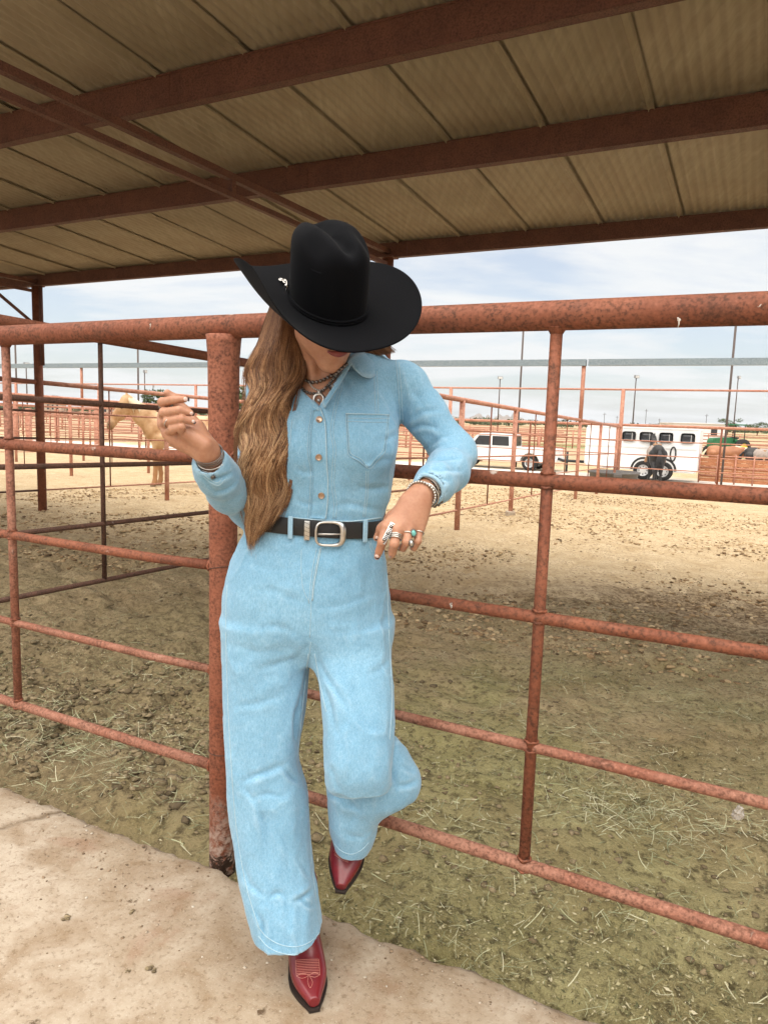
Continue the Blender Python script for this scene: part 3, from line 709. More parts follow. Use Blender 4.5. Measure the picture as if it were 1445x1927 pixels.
b.set(Base_Color=b.mix(f1, (.0016, .0018, .0026), (.0032, .0035, .0048)), Roughness=.9, Sheen_Weight=.02, Sheen_Roughness=.4); b.b.inputs['Specular IOR Level'].default_value = .10
b.bump(f, .2, .0008); M['felt'] = b.m
b = NB('oxblood_leather'); f = b.noise(9, 5, .6, .5); g_ = b.noise(150, 4, .6)
c = b.mix(b.ramp(f, [(.34, 0), (.66, 1)]), (.110, .006, .010), (.210, .012, .018))
b.set(Base_Color=c, Roughness=b.ramp(g_, [(.3, .28), (.7, .46)]), Coat_Weight=.35, Coat_Roughness=.18); b.bump(g_, .12, .0012); b.bump(b.noise(26, 4), .15, .004); M['boot'] = b.m
M['sole'] = plain('dark_sole', (.030, .020, .016), .6, 0, .35, .3, 70)
M['stitch'] = plain('boot_stitch', (.52, .22, .17), .7)

woman = empty('person', A(560, 1850, 1.62) * np.array([1, 1, 0]), label='woman in pale denim jumpsuit, black cowboy hat and red boots leaning on the fence', cat='person')
WL = woman.location.copy()
def wobj(mb_or, name, m, parent=None, smooth=True, **k):
    """world-space geometry parented under the woman or one of her parts"""
    me = mb_or.mesh(name, smooth) if isinstance(mb_or, MB) else mb_or
    me.transform(Matrix.Translation(-WL)); return link(name, me, m, parent or woman, smooth=smooth, **k)

def rowsec(row, xl, xr, d, ry, dy=0.0):
    Lp, Rp = A(xl, row, d), A(xr, row, d); c = (Lp + Rp) / 2
    return (c[2], c[0], c[1] + dy, np.linalg.norm(Rp - Lp) / 2, ry)
TORSO = [rowsec(*r) for r in (
    (1232, 480, 690, 1.655, .070), (1200, 440, 728, 1.655, .098), (1175, 426, 736, 1.655, .112), (1141, 421, 735, 1.655, .118), (1100, 427, 731, 1.655, .118), (1050, 440, 725, 1.655, .110), (1020, 452, 719, 1.655, .102),
    (996, 466, 716, 1.655, .096), (974, 466, 720, 1.655, .096), (934, 462, 733, 1.655, .102), (887, 464, 740, 1.652, .110), (850, 468, 746, 1.650, .116),
    (812, 472, 750, 1.650, .115), (770, 478, 752, 1.655, .105), (730, 484, 750, 1.665, .092), (702, 496, 746, 1.675, .080), (682, 510, 738, 1.685, .070), (666, 540, 722, 1.69, .056))]
LEG_S = [rowsec(*r) for r in (
    (1170, 423, 592, 1.655, .098), (1205, 421, 586, 1.655, .100), (1300, 423, 577, 1.65, .098), (1370, 426, 568, 1.64, .094), (1428, 429, 563, 1.63, .090),
    (1490, 433, 577, 1.62, .088), (1573, 443, 582, 1.61, .090), (1640, 453, 590, 1.60, .095), (1690, 464, 598, 1.59, .101), (1735, 476, 605, 1.585, .106), (1772, 485, 606, 1.58, .108), (1796, 489, 606, 1.578, .109))]
LEG_L = [rowsec(*r) for r in (
    (1170, 580, 736, 1.65, .095), (1205, 588, 737, 1.64, .097), (1277, 599, 740, 1.605, .095), (1332, 608, 742, 1.58, .090), (1396, 611, 739, 1.555, .084), (1441, 612, 737, 1.545, .078), (1475, 615, 734, 1.55, .070))]
CALF_L = [rowsec(*r) for r in (
    (1392, 640, 748, 1.61, .050), (1428, 622, 774, 1.62, .066), (1458, 615, 790, 1.63, .074), (1478, 615, 790, 1.635, .076), (1497, 616, 776, 1.64, .076), (1513, 618, 742, 1.65, .075), (1532, 619, 718, 1.655, .073),
    (1564, 622, 710, 1.665, .070), (1592, 630, 698, 1.675, .066), (1612, 637, 688, 1.68, .062))]
ZH = A(546, 1803, 1.474)[2]; ZC = A(660, 1616, 1.617)[2]
def cut_hem(S, z):                                   # end the leg where its front edge shows in the photograph
    S = sorted(S); zs = [q[0] for q in S]; row = tuple(float(np.interp(z, zs, [q[i] for q in S])) for i in range(1, 5))
    return [(z,) + row] + [q for q in S if q[0] > z + .012]
LEG_S = cut_hem(LEG_S, ZH); CALF_L = cut_hem(CALF_L, ZC)
V = Vol((-.46, 1.36, .05), (.27, 1.86, 1.53), .0042)
V.column(TORSO, .01, 2.35); V.column(LEG_S, .035, 2.55); V.column(LEG_L, .035, 2.5); V.column(CALF_L, .014, 2.2)
V.ell(A(538, 842, 1.585), (.060, .050, .062), .05); V.ell(A(682, 838, 1.582), (.062, .050, .062), .05)      # bust
SHL, ELL = A(752, 722, 1.668), A(855, 852, 1.640)
ARM_L = [(A(728, 722, 1.672), .045), (A(750, 721, 1.668), .0475), (A(766, 730, 1.666), .0475), (A(800, 779, 1.655), .0465), (ELL, .0460), (A(842, 886, 1.565), .0445), (A(818, 910, 1.49), .0375), (A(807, 920, 1.462), .0345)]
V.chain(ARM_L, .022)
ARM_R = [(A(525, 720, 1.69), .045), (A(507, 724, 1.69), .046), (A(488, 830, 1.68), .043), (A(470, 955, 1.655), .045), (A(430, 922, 1.56), .0435), (A(411, 898, 1.49), .0395), (A(400, 879, 1.46), .0345), (A(397, 872, 1.45), .0320)]
V.chain(ARM_R, .022)
# openings: cuffs, hems, neck
V.cap(A(818, 910, 1.49), A(799, 928, 1.41), .0255, .030, 0, 'cut'); V.cap(A(403, 884, 1.475), A(386, 852, 1.40), .0235, .028, 0, 'cut')
q = LEG_S[0]; V.column([(q[0] - .05,) + q[1:3] + (q[3] - .012, q[4] - .012), (q[0] + .028,) + q[1:3] + (q[3] - .014, q[4] - .014)], 0, 2.3, 0, 'cut')
q = CALF_L[0]; V.column([(q[0] - .05,) + q[1:3] + (q[3] - .011, q[4] - .011), (q[0] + .02,) + q[1:3] + (q[3] - .012, q[4] - .012)], 0, 2.2, 0, 'cut')
# V neck: a wedge whose outline was read off the photograph
sl, Xg, Yg, Zg = V.sub((-.26, 1.40, 1.28), (-.02, 1.72, 1.53))
pts = np.stack(np.broadcast_arrays(Xg, Yg, Zg), -1).reshape(-1, 3); qx, qy = project(pts)
vee = inpoly(qx, qy, [(556, 640), (553, 716), (566, 733), (586, 752), (601, 768), (607, 758), (622, 733), (640, 706), (657, 676), (664, 640)]) & (pts[:, 1] < 1.70)
V.F[sl] = np.where(vee.reshape(V.F[sl].shape), np.maximum(V.F[sl], .003), V.F[sl])
jv, jf = V.mesh(3)
# cloth folds: creases traced on the visible side, plus broad soft drag lines
jn = vnormals(jv, jf); qx, qy = project(jv); facing = np.clip(-(jn @ _Fn) * 2.2, 0, 1)
def crease(pts, w, amp, ridge=0.40, side=1.0):
    w = w * .85; P = spl(pts, 24); best = np.full(len(jv), 1e9); sgn = np.zeros(len(jv)); tt = np.zeros(len(jv))
    m = (qx > P[:, 0].min() - 4 * w) & (qx < P[:, 0].max() + 4 * w) & (qy > P[:, 1].min() - 4 * w) & (qy < P[:, 1].max() + 4 * w) & (facing > 0)
    ix = np.nonzero(m)[0]
    for i in range(len(P) - 1):
        a, b_ = P[i], P[i + 1]; d = b_ - a; L2 = d @ d + 1e-9
        t = np.clip(((qx[ix] - a[0]) * d[0] + (qy[ix] - a[1]) * d[1]) / L2, 0, 1); ex = qx[ix] - a[0] - t * d[0]; ey = qy[ix] - a[1] - t * d[1]
        D = np.hypot(ex, ey); up = D < best[ix]; best[ix] = np.where(up, D, best[ix]); sgn[ix] = np.where(up, (d[0] * ey - d[1] * ex) / np.sqrt(L2), sgn[ix]); tt[ix] = np.where(up, (i + t) / (len(P) - 1), tt[ix])
    tap = np.sin(np.clip(tt, 0, 1) * pi) ** .6; s_ = sgn * side / w
    amp = amp * np.where(P[:, 1].mean() < 1240 and P[:, 1].mean() > 1040, .55, .85)
    return np.where(m, (-amp * np.exp(-s_ ** 2 * 1.6) + ridge * amp * np.exp(-((s_ - 1.5) ** 2))) * tap * facing, 0)
disp = np.zeros(len(jv))
for c_ in (
    # standing leg
    ([(583, 1208), (560, 1235), (520, 1250), (480, 1262)], 9, .0035), ([(585, 1215), (574, 1290), (560, 1345), (556, 1400)], 8, .006), ([(470, 1185), (520, 1178), (565, 1195)], 9, .003),
    ([(560, 1330), (555, 1370), (560, 1410)], 7, .005), ([(450, 1475), (475, 1462), (510, 1450), (545, 1432)], 9, .006), ([(452, 1478), (480, 1510), (498, 1560), (505, 1610)], 9, .005),
    ([(530, 1440), (548, 1462), (575, 1475)], 8, .006), ([(470, 1505), (500, 1495), (530, 1500)], 8, .003), ([(592, 1670), (572, 1688), (552, 1700)], 7, .006), ([(505, 1690), (525, 1682), (540, 1692)], 7, .0045),
    ([(566, 1690), (580, 1704), (596, 1706)], 6, .005), ([(478, 1712), (492, 1740), (496, 1770)], 7, .0045), ([(560, 1610), (575, 1640), (590, 1660)], 7, .004), ([(430, 1210), (480, 1225), (530, 1220)], 12, .0035),
    ([(440, 1330), (490, 1322), (540, 1305)], 10, .003), ([(520, 1560), (540, 1600), (545, 1650)], 10, .003), ([(455, 1620), (470, 1665), (500, 1690)], 8, .004),
    # lifted leg
    ([(590, 1215), (605, 1260), (640, 1310), (665, 1350)], 9, .005), ([(600, 1268), (622, 1330), (636, 1390)], 8, .005), ([(736, 1160), (690, 1185), (640, 1190), (600, 1185)], 10, .0035),
    ([(616, 1495), (640, 1500), (670, 1520)], 7, .007), ([(632, 1498), (650, 1515), (680, 1527)], 7, .006), ([(625, 1440), (632, 1470), (640, 1490)], 7, .004), ([(742, 1400), (740, 1450), (748, 1490)], 8, .007),
    ([(755, 1440), (770, 1448), (785, 1452)], 7, .004), ([(745, 1480), (765, 1478), (785, 1468)], 7, .005), ([(700, 1390), (705, 1430), (715, 1470)], 10, .003), ([(640, 1560), (660, 1575), (690, 1575)], 8, .003),
    ([(660, 1280), (680, 1330), (690, 1380)], 14, .003), ([(738, 1230), (715, 1260), (690, 1270)], 9, .003),
    # pelvis
    ([(585, 1135), (560, 1130), (520, 1112), (470, 1110)], 9, .003), ([(590, 1145), (640, 1140), (690, 1122), (728, 1112)], 9, .003), ([(470, 1060), (510, 1072), (560, 1070)], 10, .002),
    # shirt
    ([(575, 760), (560, 790), (552, 840)], 9, .003), ([(640, 700), (660, 730), (665, 775)], 9, .003), ([(700, 700), (722, 740), (745, 790)], 10, .003), ([(756, 812), (735, 822), (705, 840)], 8, .004),
    ([(745, 860), (715, 868), (690, 880)], 9, .003), ([(738, 915), (705, 920), (670, 915)], 9, .0035), ([(620, 955), (650, 948), (690, 955), (722, 962)], 9, .0035), ([(555, 880), (575, 888), (600, 884)], 8, .0025), ([(556, 940), (580, 948), (604, 945)], 8, .003),
    ([(640, 870), (660, 905), (664, 950)], 10, .002),
    # her left sleeve
    ([(760, 812), (790, 800), (825, 805)], 7, .006), ([(766, 790), (795, 775), (830, 770)], 8, .004), ([(803, 854), (830, 842), (862, 838)], 6, .007), ([(800, 848), (820, 828), (850, 816)], 7, .005), ([(806, 868), (835, 862), (868, 862)], 6, .006),
    ([(812, 882), (842, 884), (872, 885)], 6, .005), ([(800, 890), (825, 902), (850, 905)], 6, .004), ([(770, 730), (790, 750), (800, 775)], 9, .003),
    # her right sleeve
    ([(392, 905), (415, 900), (440, 888)], 6, .005), ([(402, 925), (425, 922), (448, 905)], 6, .004), ([(376, 890), (392, 912), (410, 930)], 6, .004)):
    disp += crease(*c_)
lowf = fbm(jv[:, 0] * 16, jv[:, 1] * 16, jv[:, 2] * 7, 3, 51); low_ = np.clip((1.06 - jv[:, 2]) / .5, 0, 1)
disp += lowf * .0011 * (1 - .6 * low_) + fbm(jv[:, 0] * 30 + vnoise(jv[:, 2] * 5, jv[:, 0] * 3, seed=5) * .8, jv[:, 1] * 16, jv[:, 2] * 2.2, 2, 57) * (.0012 + .0030 * low_)   # long vertical drape
rid = 1 - np.abs(fbm(jv[:, 0] * 11 + jv[:, 2] * 3, jv[:, 1] * 11, jv[:, 2] * 5 - jv[:, 0] * 4, 3, 71)); disp += np.clip(rid - .74, 0, 1) * .008     # thin random creases
disp += fbm(jv[:, 0] * 45, jv[:, 1] * 45, jv[:, 2] * 30, 2, 61) * .0008
jv = jv + jn * disp[:, None]; jv = lap(jv, jf, 1)
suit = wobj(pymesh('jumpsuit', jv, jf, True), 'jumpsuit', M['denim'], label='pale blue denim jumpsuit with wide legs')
JT = bvh(jv, jf)

# ---- body: head, neck, chest, forearms and hands in one mesh
HATC = A(616.93, 568.16, 1.519); HATM = hat_M(.628, .545, -.272); _hm = hat_M(.648, .556, -.408)
HC = A(625.5, 564.15, 1.517) - _hm[2] * .03 - _hm[1] * .05 + np.array([.018, 0, .001]); hr, hf, hu = hat_M(.45, .55, .0)      # photo-right, face direction, up
def HP(x, y, z): return HC + (hr * x + hf * y + hu * z) * .96                                      # right(photo), forward, up
HM = np.stack([hr, hf, hu], 1)
VB = Vol((-.465, 1.345, .995), (.155, 1.79, 1.72), .0020)
VB.ell(HP(0, -.012, .010), (.062, .080, .070), .01, HM); VB.ell(HP(0, .030, -.030), (.060, .062, .075), .03, HM)
VB.cap(HP(-.046, .010, -.072), HP(-.010, .078, -.108), .024, .017, .022); VB.cap(HP(.046, .010, -.072), HP(.010, .078, -.108), .024, .017, .022)
VB.cap(HP(-.011, .078, -.106), HP(.011, .078, -.106), .0165, .0165, .014); VB.ell(HP(0, .058, -.070), (.036, .034, .034), .02, HM)
VB.cap(HP(0, .092, -.005), HP(0, .108, -.036), .008, .0135, .012); VB.ell(HP(-.012, .098, -.039), (.0085, .010, .008), .007, HM); VB.ell(HP(.012, .098, -.039), (.0085, .010, .008), .007, HM)
VB.ell(HP(-.030, .085, .005), (.014, .012, .010), .012, HM, 'cut'); VB.ell(HP(.030, .085, .005), (.014, .012, .010), .012, HM, 'cut')
VB.ell(HP(-.030, .074, .004), (.012, .012, .012), .003, HM); VB.ell(HP(.030, .074, .004), (.012, .012, .012), .003, HM)
VB.ell(HP(-.077, -.012, -.012), (.009, .018, .030), .006, HM); VB.ell(HP(.077, -.012, -.012), (.009, .018, .030), .006, HM)
VB.cap(HP(0, .093, -.066), HP(0, .090, -.082), .010, .011, .012)
NK = A(606, 712, 1.672)
VB.cap(HP(0, -.012, -.055), NK, .052, .056, .02); VB.cap(NK, A(603, 760, 1.68), .058, .075, .03)
VB.cap(HP(-.05, -.01, -.06), A(592, 738, 1.60), .012, .010, .02); VB.cap(HP(.05, -.01, -.06), A(612, 738, 1.60), .012, .010, .02)
chest = [(z - .0, cx, cy + .004, max(rx - .012, .02), max(ry - .010, .02)) for z, cx, cy, rx, ry in TORSO if z > 1.25]
VB.column(chest, .02, 2.3)
VB.cap(A(590, 742, 1.595), A(540, 728, 1.62), .011, .010, .02); VB.cap(A(612, 740, 1.595), A(668, 712, 1.62), .011, .010, .02)
def digit(V_, pts, r, k=.0012):
    V_.chain([(p, q * .92) for p, q in zip(pts, r)], k)
    V_.ell(pts[1], (r[1] * 1.02,) * 3, .002)
# her left hand (photo right), back of the hand to the camera, fingers hanging by the pocket
VL = VR = VB
wr = A(797, 925, 1.455)
VL.chain([(A(715, 725, 1.675), .034), (SHL, .036), (ELL, .034), (A(842, 886, 1.565), .030), (A(818, 905, 1.50), .0265), (wr, .0245)], .01)
KN = [A(726, 992, 1.415), A(747, 997, 1.408), A(769, 999, 1.413), A(789, 995, 1.425)]
for kx, rr in zip(KN, (.0125, .0128, .0120, .0108)): VL.cap(wr + (kx - wr) * .08, kx, .0165, rr, .013)
VL.ell((wr + KN[1]) / 2 + np.array([.004, .008, 0]), (.030, .016, .040), .02)
digit(VL, [KN[0], A(719, 1020, 1.400), A(713, 1038, 1.408), A(709.5, 1048, 1.414)], (.0112, .0098, .0085, .0066))
digit(VL, [KN[1], A(742, 1024, 1.392), A(738, 1040, 1.404), A(737, 1045, 1.418)], (.0116, .0100, .0090, .0074))
digit(VL, [KN[2], A(765, 1020, 1.395), A(758, 1031, 1.410), A(755, 1030, 1.430)], (.0108, .0093, .0086, .0070))
digit(VL, [KN[3], A(786, 1018, 1.410), A(779, 1031, 1.420), A(776, 1031, 1.438)], (.0096, .0082, .0076, .0064))
digit(VL, [A(764, 948, 1.46), A(738, 975, 1.468), A(719, 995, 1.478), A(709, 1012, 1.484)], (.0165, .0140, .0108, .0082), .010)
# her right hand (photo left), loosely closed, palm side to the camera
wq = A(391, 852, 1.425)
VR.chain([(A(540, 725, 1.685), .034), (A(507, 724, 1.69), .034), (A(470, 955, 1.655), .034), (A(430, 918, 1.55), .030), (A(402, 876, 1.46), .0255), (wq, .0240)], .01)
K2 = [A(318, 766, 1.455), A(309, 782, 1.452), A(308, 799, 1.445), A(316, 815, 1.432)]
for kx, rr in zip(K2, (.0125, .013, .0125, .0115)): VR.cap(wq + (kx - wq) * .05, kx, .0185, rr, .014)
VR.ell((wq * .5 + K2[2] * .5) + np.array([.003, -.003, .004]), (.034, .020, .026), .02)
VR.cap(A(385, 836, 1.405), A(352, 815, 1.400), .0150, .0135, .014)                          # heel of the hand
VR.cap(A(388, 838, 1.430), A(372, 800, 1.425), .0145, .0120, .014)
digit(VR, [K2[0], A(306, 757, 1.418), A(326, 752, 1.396), A(347, 751, 1.398)], (.0115, .0100, .0090, .0070))
digit(VR, [K2[1], A(309, 776, 1.410), A(337, 772, 1.385), A(358, 777, 1.393)], (.0118, .0103, .0093, .0072))
digit(VR, [K2[2], A(316, 793, 1.404), A(342, 788, 1.380), A(361, 793, 1.388)], (.0113, .0100, .0090, .0070))
digit(VR, [K2[3], A(325, 807, 1.398), A(342, 803, 1.380), A(341, 812, 1.390)], (.0102, .0092, .0084, .0072))
digit(VR, [A(374, 806, 1.44), A(348, 775, 1.452), A(330, 752, 1.450), A(315, 739, 1.444)], (.0145, .0118, .0105, .0078), .009)
bv, bf = VB.mesh(1); del VB, VL, VR
body = wobj(pymesh('body', bv, bf, True), 'body', M['skin'])
BT = bvh(bv, bf)
lipm = MB()
for up, sg in ((True, 1), (False, -1)):
    n_ = 13; pts = [HP(x, .1015 - 12 * x * x + (.001 if up else -.001), -.0725 + (.0022 - 1.1 * x * x * 6 + (.0012 * cos(x * 320) if up else 0)) * sg * .8 - .4 * abs(x) * .06) for x in np.linspace(-.0225, .0225, n_)]
    lipm.tube(pts, [.0012 + (.0042 if up else .0052) * sin(pi * (i + .25) / (n_ - .5)) ** .8 for i in range(n_)], 10)
wobj(lipm, 'lips', M['lips'], body, label='dark rose painted lips')

# ---- hat
hp = (.073, .103, .120, .096, 1.656, .634, .018, .158, .975, .150, 2.866, 1.092)
br, crn = hat_pts(hp, 128, 22, 30)
def grid_mesh(g, close=True):
    a, n_ = g.shape[:2]; v = g.reshape(-1, 3); i = np.arange(a * n_).reshape(a, n_); j = np.roll(i, -1, 1)
    return v, np.stack([i[:-1], j[:-1], j[1:], i[1:]], -1).reshape(-1, 4)
t_ = .0042
low = br.copy(); low[..., 2] -= t_
v1, f1 = grid_mesh(np.concatenate([crn[::-1], br[1:], low[::-1]]))
cr_ = np.zeros((len(v1), 3))
hat = wobj(pymesh('cowboy_hat', v1 @ HATM + HATC, f1[:, ::-1], True), 'cowboy_hat', M['felt'], label='black felt cowboy hat hiding the eyes')
mod = hat.modifiers.new('sub', 'SUBSURF'); mod.levels = 1; mod.render_levels = 1
ph = np.linspace(0, 2 * pi, 97)
for zz, rr in ((.004, .0030), (.009, .0026)):
    MBb = MB().tube([np.array([sin(q) * (.0730 + .0014 - zz * .02), cos(q) * (.1030 + .0014 - zz * .02), zz + .001 * sin(q * 2)]) @ HATM + HATC for q in ph], rr, 8, False)
    band = wobj(MBb, 'hat_band', M['felt'], hat)
def hatpt(px, py):
    d = ray(px, py).normalized(); T = BVHTree.FromPolygons([Vector(p) for p in (v1 @ HATM + HATC)], [tuple(int(i) for i in q) for q in f1]); return T.ray_cast(CP, d)
HT = BVHTree.FromPolygons([Vector(p) for p in (v1 @ HATM + HATC)], [tuple(int(i) for i in q) for q in f1])
for px, py, w_, h_ in ((545, 538, .0075, .0095), (535.5, 534, .0035, .008), (528, 531, .004, .005)):
    c_ = cast(HT, px, py, .006)
    if c_:
        P, nr = c_; q = nr.to_track_quat('Z', 'Y').to_matrix(); mb = MB()
        ring = [P + q @ Vector((w_ * cos(t), h_ * sin(t), 0)) for t in np.linspace(0, 2 * pi, 17)]; mb.tube(ring, .0016, 6, False); mb.sphere(P, min(w_, h_) * .7, 8, 6, (1, .6, 1))
        wobj(mb, 'band_buckle', M['silver'], hat)

# ---- hair: a soft core and several thousand strands in wavy locks
ROWS = np.array([(572, 511, 566), (600, 500, 570), (640, 487, 569), (670, 475, 569), (700, 465, 567), (740, 463, 558), (780, 460, 549), (816, 450, 547), (852, 447, 548), (890, 452, 546), (925, 455, 541), (960, 456, 534), (990, 462, 524), (1020, 468, 502)], float)
DEP = np.array([(572, 1.575), (640, 1.560), (700, 1.545), (760, 1.522), (820, 1.508), (880, 1.508), (940, 1.520), (1025, 1.540)])
hL = lambda y: csp(ROWS[:, 0], ROWS[:, 1], y); hR = lambda y: csp(ROWS[:, 0], ROWS[:, 2], y); hD = lambda y: csp(DEP[:, 0], DEP[:, 1], y)
VH = Vol((-.36, 1.46, 1.02), (-.12, 1.72, 1.66), .006)
VH.column([rowsec(r, float(hL(r)) + 9, float(hR(r)) - 9, float(hD(r)) + .036, .021) for r in (580, 620, 660, 700, 740, 780, 820, 860, 900, 940, 975)], .01, 2.0)
cv, cf = VH.mesh(2)
b = NB('hair'); at_ = b.attr('shade'); c = at_
b.set(Base_Color=c, Roughness=.40, Anisotropic=.6); b.b.inputs['Specular IOR Level'].default_value = .3; M['hair'] = b.m
M['hair_core'] = plain('hair_core', (.045, .021, .012), .7, var=.3, scale=80)
hair = wobj(pymesh('hair', cv, cf, True), 'hair', M['hair_core'], label='long wavy brown hair with caramel highlights')
def A_v(px, py, d):                                  # vectorised pixel -> world at depth d
    R = _Fn + _Rn * ((px - PW / 2) / FPX)[..., None] + _Un * ((PH / 2 - py) / FPX)[..., None]
    return np.array([0, 0, CAM_H]) + R * (d / R[..., 1])[..., None]
def strands(name, P, rad, shade, m, parent):
    ns, npt = P.shape[:2]; T = np.gradient(P, axis=1); T /= np.linalg.norm(T, axis=2, keepdims=True) + 1e-9
    up = np.array([0.3, -1, .1]); x = np.cross(T, up); x /= np.linalg.norm(x, axis=2, keepdims=True) + 1e-9; y = np.cross(T, x)
    tt = np.linspace(0, 1, npt); rr = rad[:, None] * (1 - .75 * np.clip((tt - .7) / .3, 0, 1) ** 1.5)[None]
    V_ = np.stack([P + (x * cos(a) + y * sin(a)) * rr[..., None] for a in (0, 2 * pi / 3, 4 * pi / 3)], 2)
    i = np.arange(ns * npt * 3).reshape(ns, npt, 3); j = np.roll(i, -1, 2)
    Fc = np.stack([i[:, :-1], j[:, :-1], j[:, 1:], i[:, 1:]], -1).reshape(-1, 4)
    me = pymesh(name, V_.reshape(-1, 3), Fc, True); ca = me.color_attributes.new('shade', 'FLOAT_COLOR', 'POINT')
    col = np.ones((ns, npt, 3, 4), np.float32); col[..., :3] = shade[:, :, None, :]; ca.data.foreach_set('color', col.ravel())
    o = wobj(me, name, m, parent); o['kind'] = 'stuff'; return o
ns, npt = 9500, 30; nl = 150
lk = RNG.integers(0, nl, ns); ls = (np.arange(nl) + RNG.uniform(.1, .9, nl)) / nl; RNG.shuffle(ls)
lq = RNG.uniform(0, 1, nl) ** 1.4; lph = RNG.uniform(0, 2 * pi, nl) * .13 + ls * 2.6; lwl = RNG.uniform(112, 124, nl); lam = RNG.uniform(.6, 1.0, nl); ltone = RNG.uniform(0, 1, nl)
s0 = np.clip(ls[lk] + RNG.normal(0, .030, ns), -.03, 1.03); q0 = np.clip(lq[lk] + RNG.normal(0, .10, ns), 0, 1)
tt = np.linspace(0, 1, npt)[None]
y0 = 566 + 34 * s0 + RNG.uniform(-8, 8, ns); yend = 1018 - 60 * s0 ** 1.5 + RNG.normal(0, 16, ns) - 170 * (RNG.random(ns) < .35) * RNG.random(ns) - lam[lk] * 12
Y = y0[:, None] + (yend - y0)[:, None] * tt
jph = RNG.normal(0, .26, (ns, 1)); clump = .30 * np.clip((tt - .25) / .75, 0, 1)
S_ = ls[lk][:, None] + (s0 - ls[lk])[:, None] * (1 - clump)
S_ = S_ + (.13 * lam[lk])[:, None] * np.sin(2 * pi * (Y - 600) / lwl[lk][:, None] + lph[lk][:, None] + jph) * np.clip((Y - 640) / 90, 0, 1) + RNG.normal(0, .016, (ns, 1)) * np.sin(Y / 23 + RNG.uniform(0, 6, (ns, 1)))
wd = hR(Y.ravel()).reshape(Y.shape) - hL(Y.ravel()).reshape(Y.shape); Xp = hL(Y.ravel()).reshape(Y.shape) + wd * S_
Dp = hD(Y.ravel()).reshape(Y.shape) + .030 * (2 * np.clip(S_, 0, 1) - 1) ** 2 + .040 * q0[:, None] + .009 * np.cos(2 * pi * (Y - 600) / lwl[lk][:, None] + lph[lk][:, None]) * lam[lk][:, None] * np.clip((Y - 640) / 90, 0, 1)
dark, brn, car, bld = [np.array(c_) for c_ in ((.070, .031, .015), (.180, .084, .040), (.380, .200, .095), (.580, .365, .195))]
tone = np.clip(ltone[lk] * .30 + RNG.normal(.40, .26, ns) + .12 * np.sin(s0 * 23), 0, 1)[:, None] * np.clip(.45 + .8 * tt, 0, 1) * (1 - .35 * q0[:, None])
tone = np.clip((tone - .40) * 1.35 + .40, 0, 1)[..., None]
sh = np.where(tone < .35, dark + (brn - dark) * tone / .35, np.where(tone < .7, brn + (car - brn) * (tone - .35) / .35, car + (bld - car) * (tone - .7) / .3))
strands('hair_strands', A_v(Xp, Y, Dp), RNG.uniform(.0003, .0006, ns), sh.astype(np.float32), M['hair'], hair)
# loose flyaways and the lock that shows behind her other shoulder
ns2 = 900; t2 = np.linspace(0, 1, 16)[None]; a0 = RNG.uniform(0, 1, (ns2, 1)); e0 = RNG.uniform(0, 1, (ns2, 1))
Xp2 = 652 + a0 * 50 + (10 + 32 * a0) * t2 ** 1.3 + RNG.normal(0, 2, (ns2, 1)); Y2 = 612 + 60 * t2 + 14 * np.sin(t2 * 2.6) * (1 - a0) - e0 * 6 * t2 - 8 * t2 ** 3 * a0
D2 = 1.632 + .018 * t2 + .02 * e0 + 0 * a0
tn2 = (np.clip(RNG.normal(.45, .2, (ns2, 1)), .05, 1) * (.7 + .3 * t2))[..., None]
sh2 = np.where(tn2 < .5, dark + (brn - dark) * tn2 / .5, brn + (car - brn) * (tn2 - .5) / .5)
strands('hair_strands', A_v(Xp2, Y2, D2), RNG.uniform(.0005, .0008, ns2), sh2.astype(np.float32), M['hair'], hair)
ns3 = 160; t3 = np.linspace(0, 1, 16)[None]; y3 = RNG.uniform(650, 900, (ns3, 1)); 
Y3 = y3 + RNG.uniform(40, 120, (ns3, 1)) * t3; sd3 = (RNG.random((ns3, 1)) < .65)
X3 = np.where(sd3, hL(Y3.ravel()).reshape(Y3.shape) - RNG.uniform(0, 9, (ns3, 1)) * np.sin(t3 * pi), hR(Y3.ravel()).reshape(Y3.shape) + RNG.uniform(0, 7, (ns3, 1)) * np.sin(t3 * pi))
strands('hair_strands', A_v(X3, Y3, hD(Y3.ravel()).reshape(Y3.shape) + .03), np.full(ns3, .00035), np.broadcast_to(brn, (ns3, 16, 3)).astype(np.float32), M['hair'], hair)

# ---- jumpsuit details
def seams(name, lists, r, m, parent=suit, lift=.0004, T=None):
    for pts in lists:
        mb = seam(T or JT, pts, r, lift)
        if mb.v: wobj(mb, name, m, parent)
placketL = [(590, 772), (586, 800), (583, 830), (583, 855), (588, 880), (588, 915), (586, 945), (583, 974)]
placketE = [(603, 768), (611, 790), (614, 830), (615, 870), (617, 910), (616, 945), (613, 976)]
placketR = [(642, 716), (634, 745), (626, 780), (622, 812), (627, 845), (625, 880), (624, 915), (628, 945), (627, 976)]
qL, qE = spl(placketL, 30), spl(placketE, 30)
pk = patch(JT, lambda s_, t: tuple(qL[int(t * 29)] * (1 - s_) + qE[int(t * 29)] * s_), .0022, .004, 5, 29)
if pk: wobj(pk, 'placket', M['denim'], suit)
seams('stitching', [placketL, [(x - 4, y) for x, y in placketL], placketR, [(x + 5, y) for x, y in placketR]], .00055, M['denim_edge'], lift=.0006)
seams('placket_edge', [placketE], .0013, M['denim_edge'], lift=.0022)
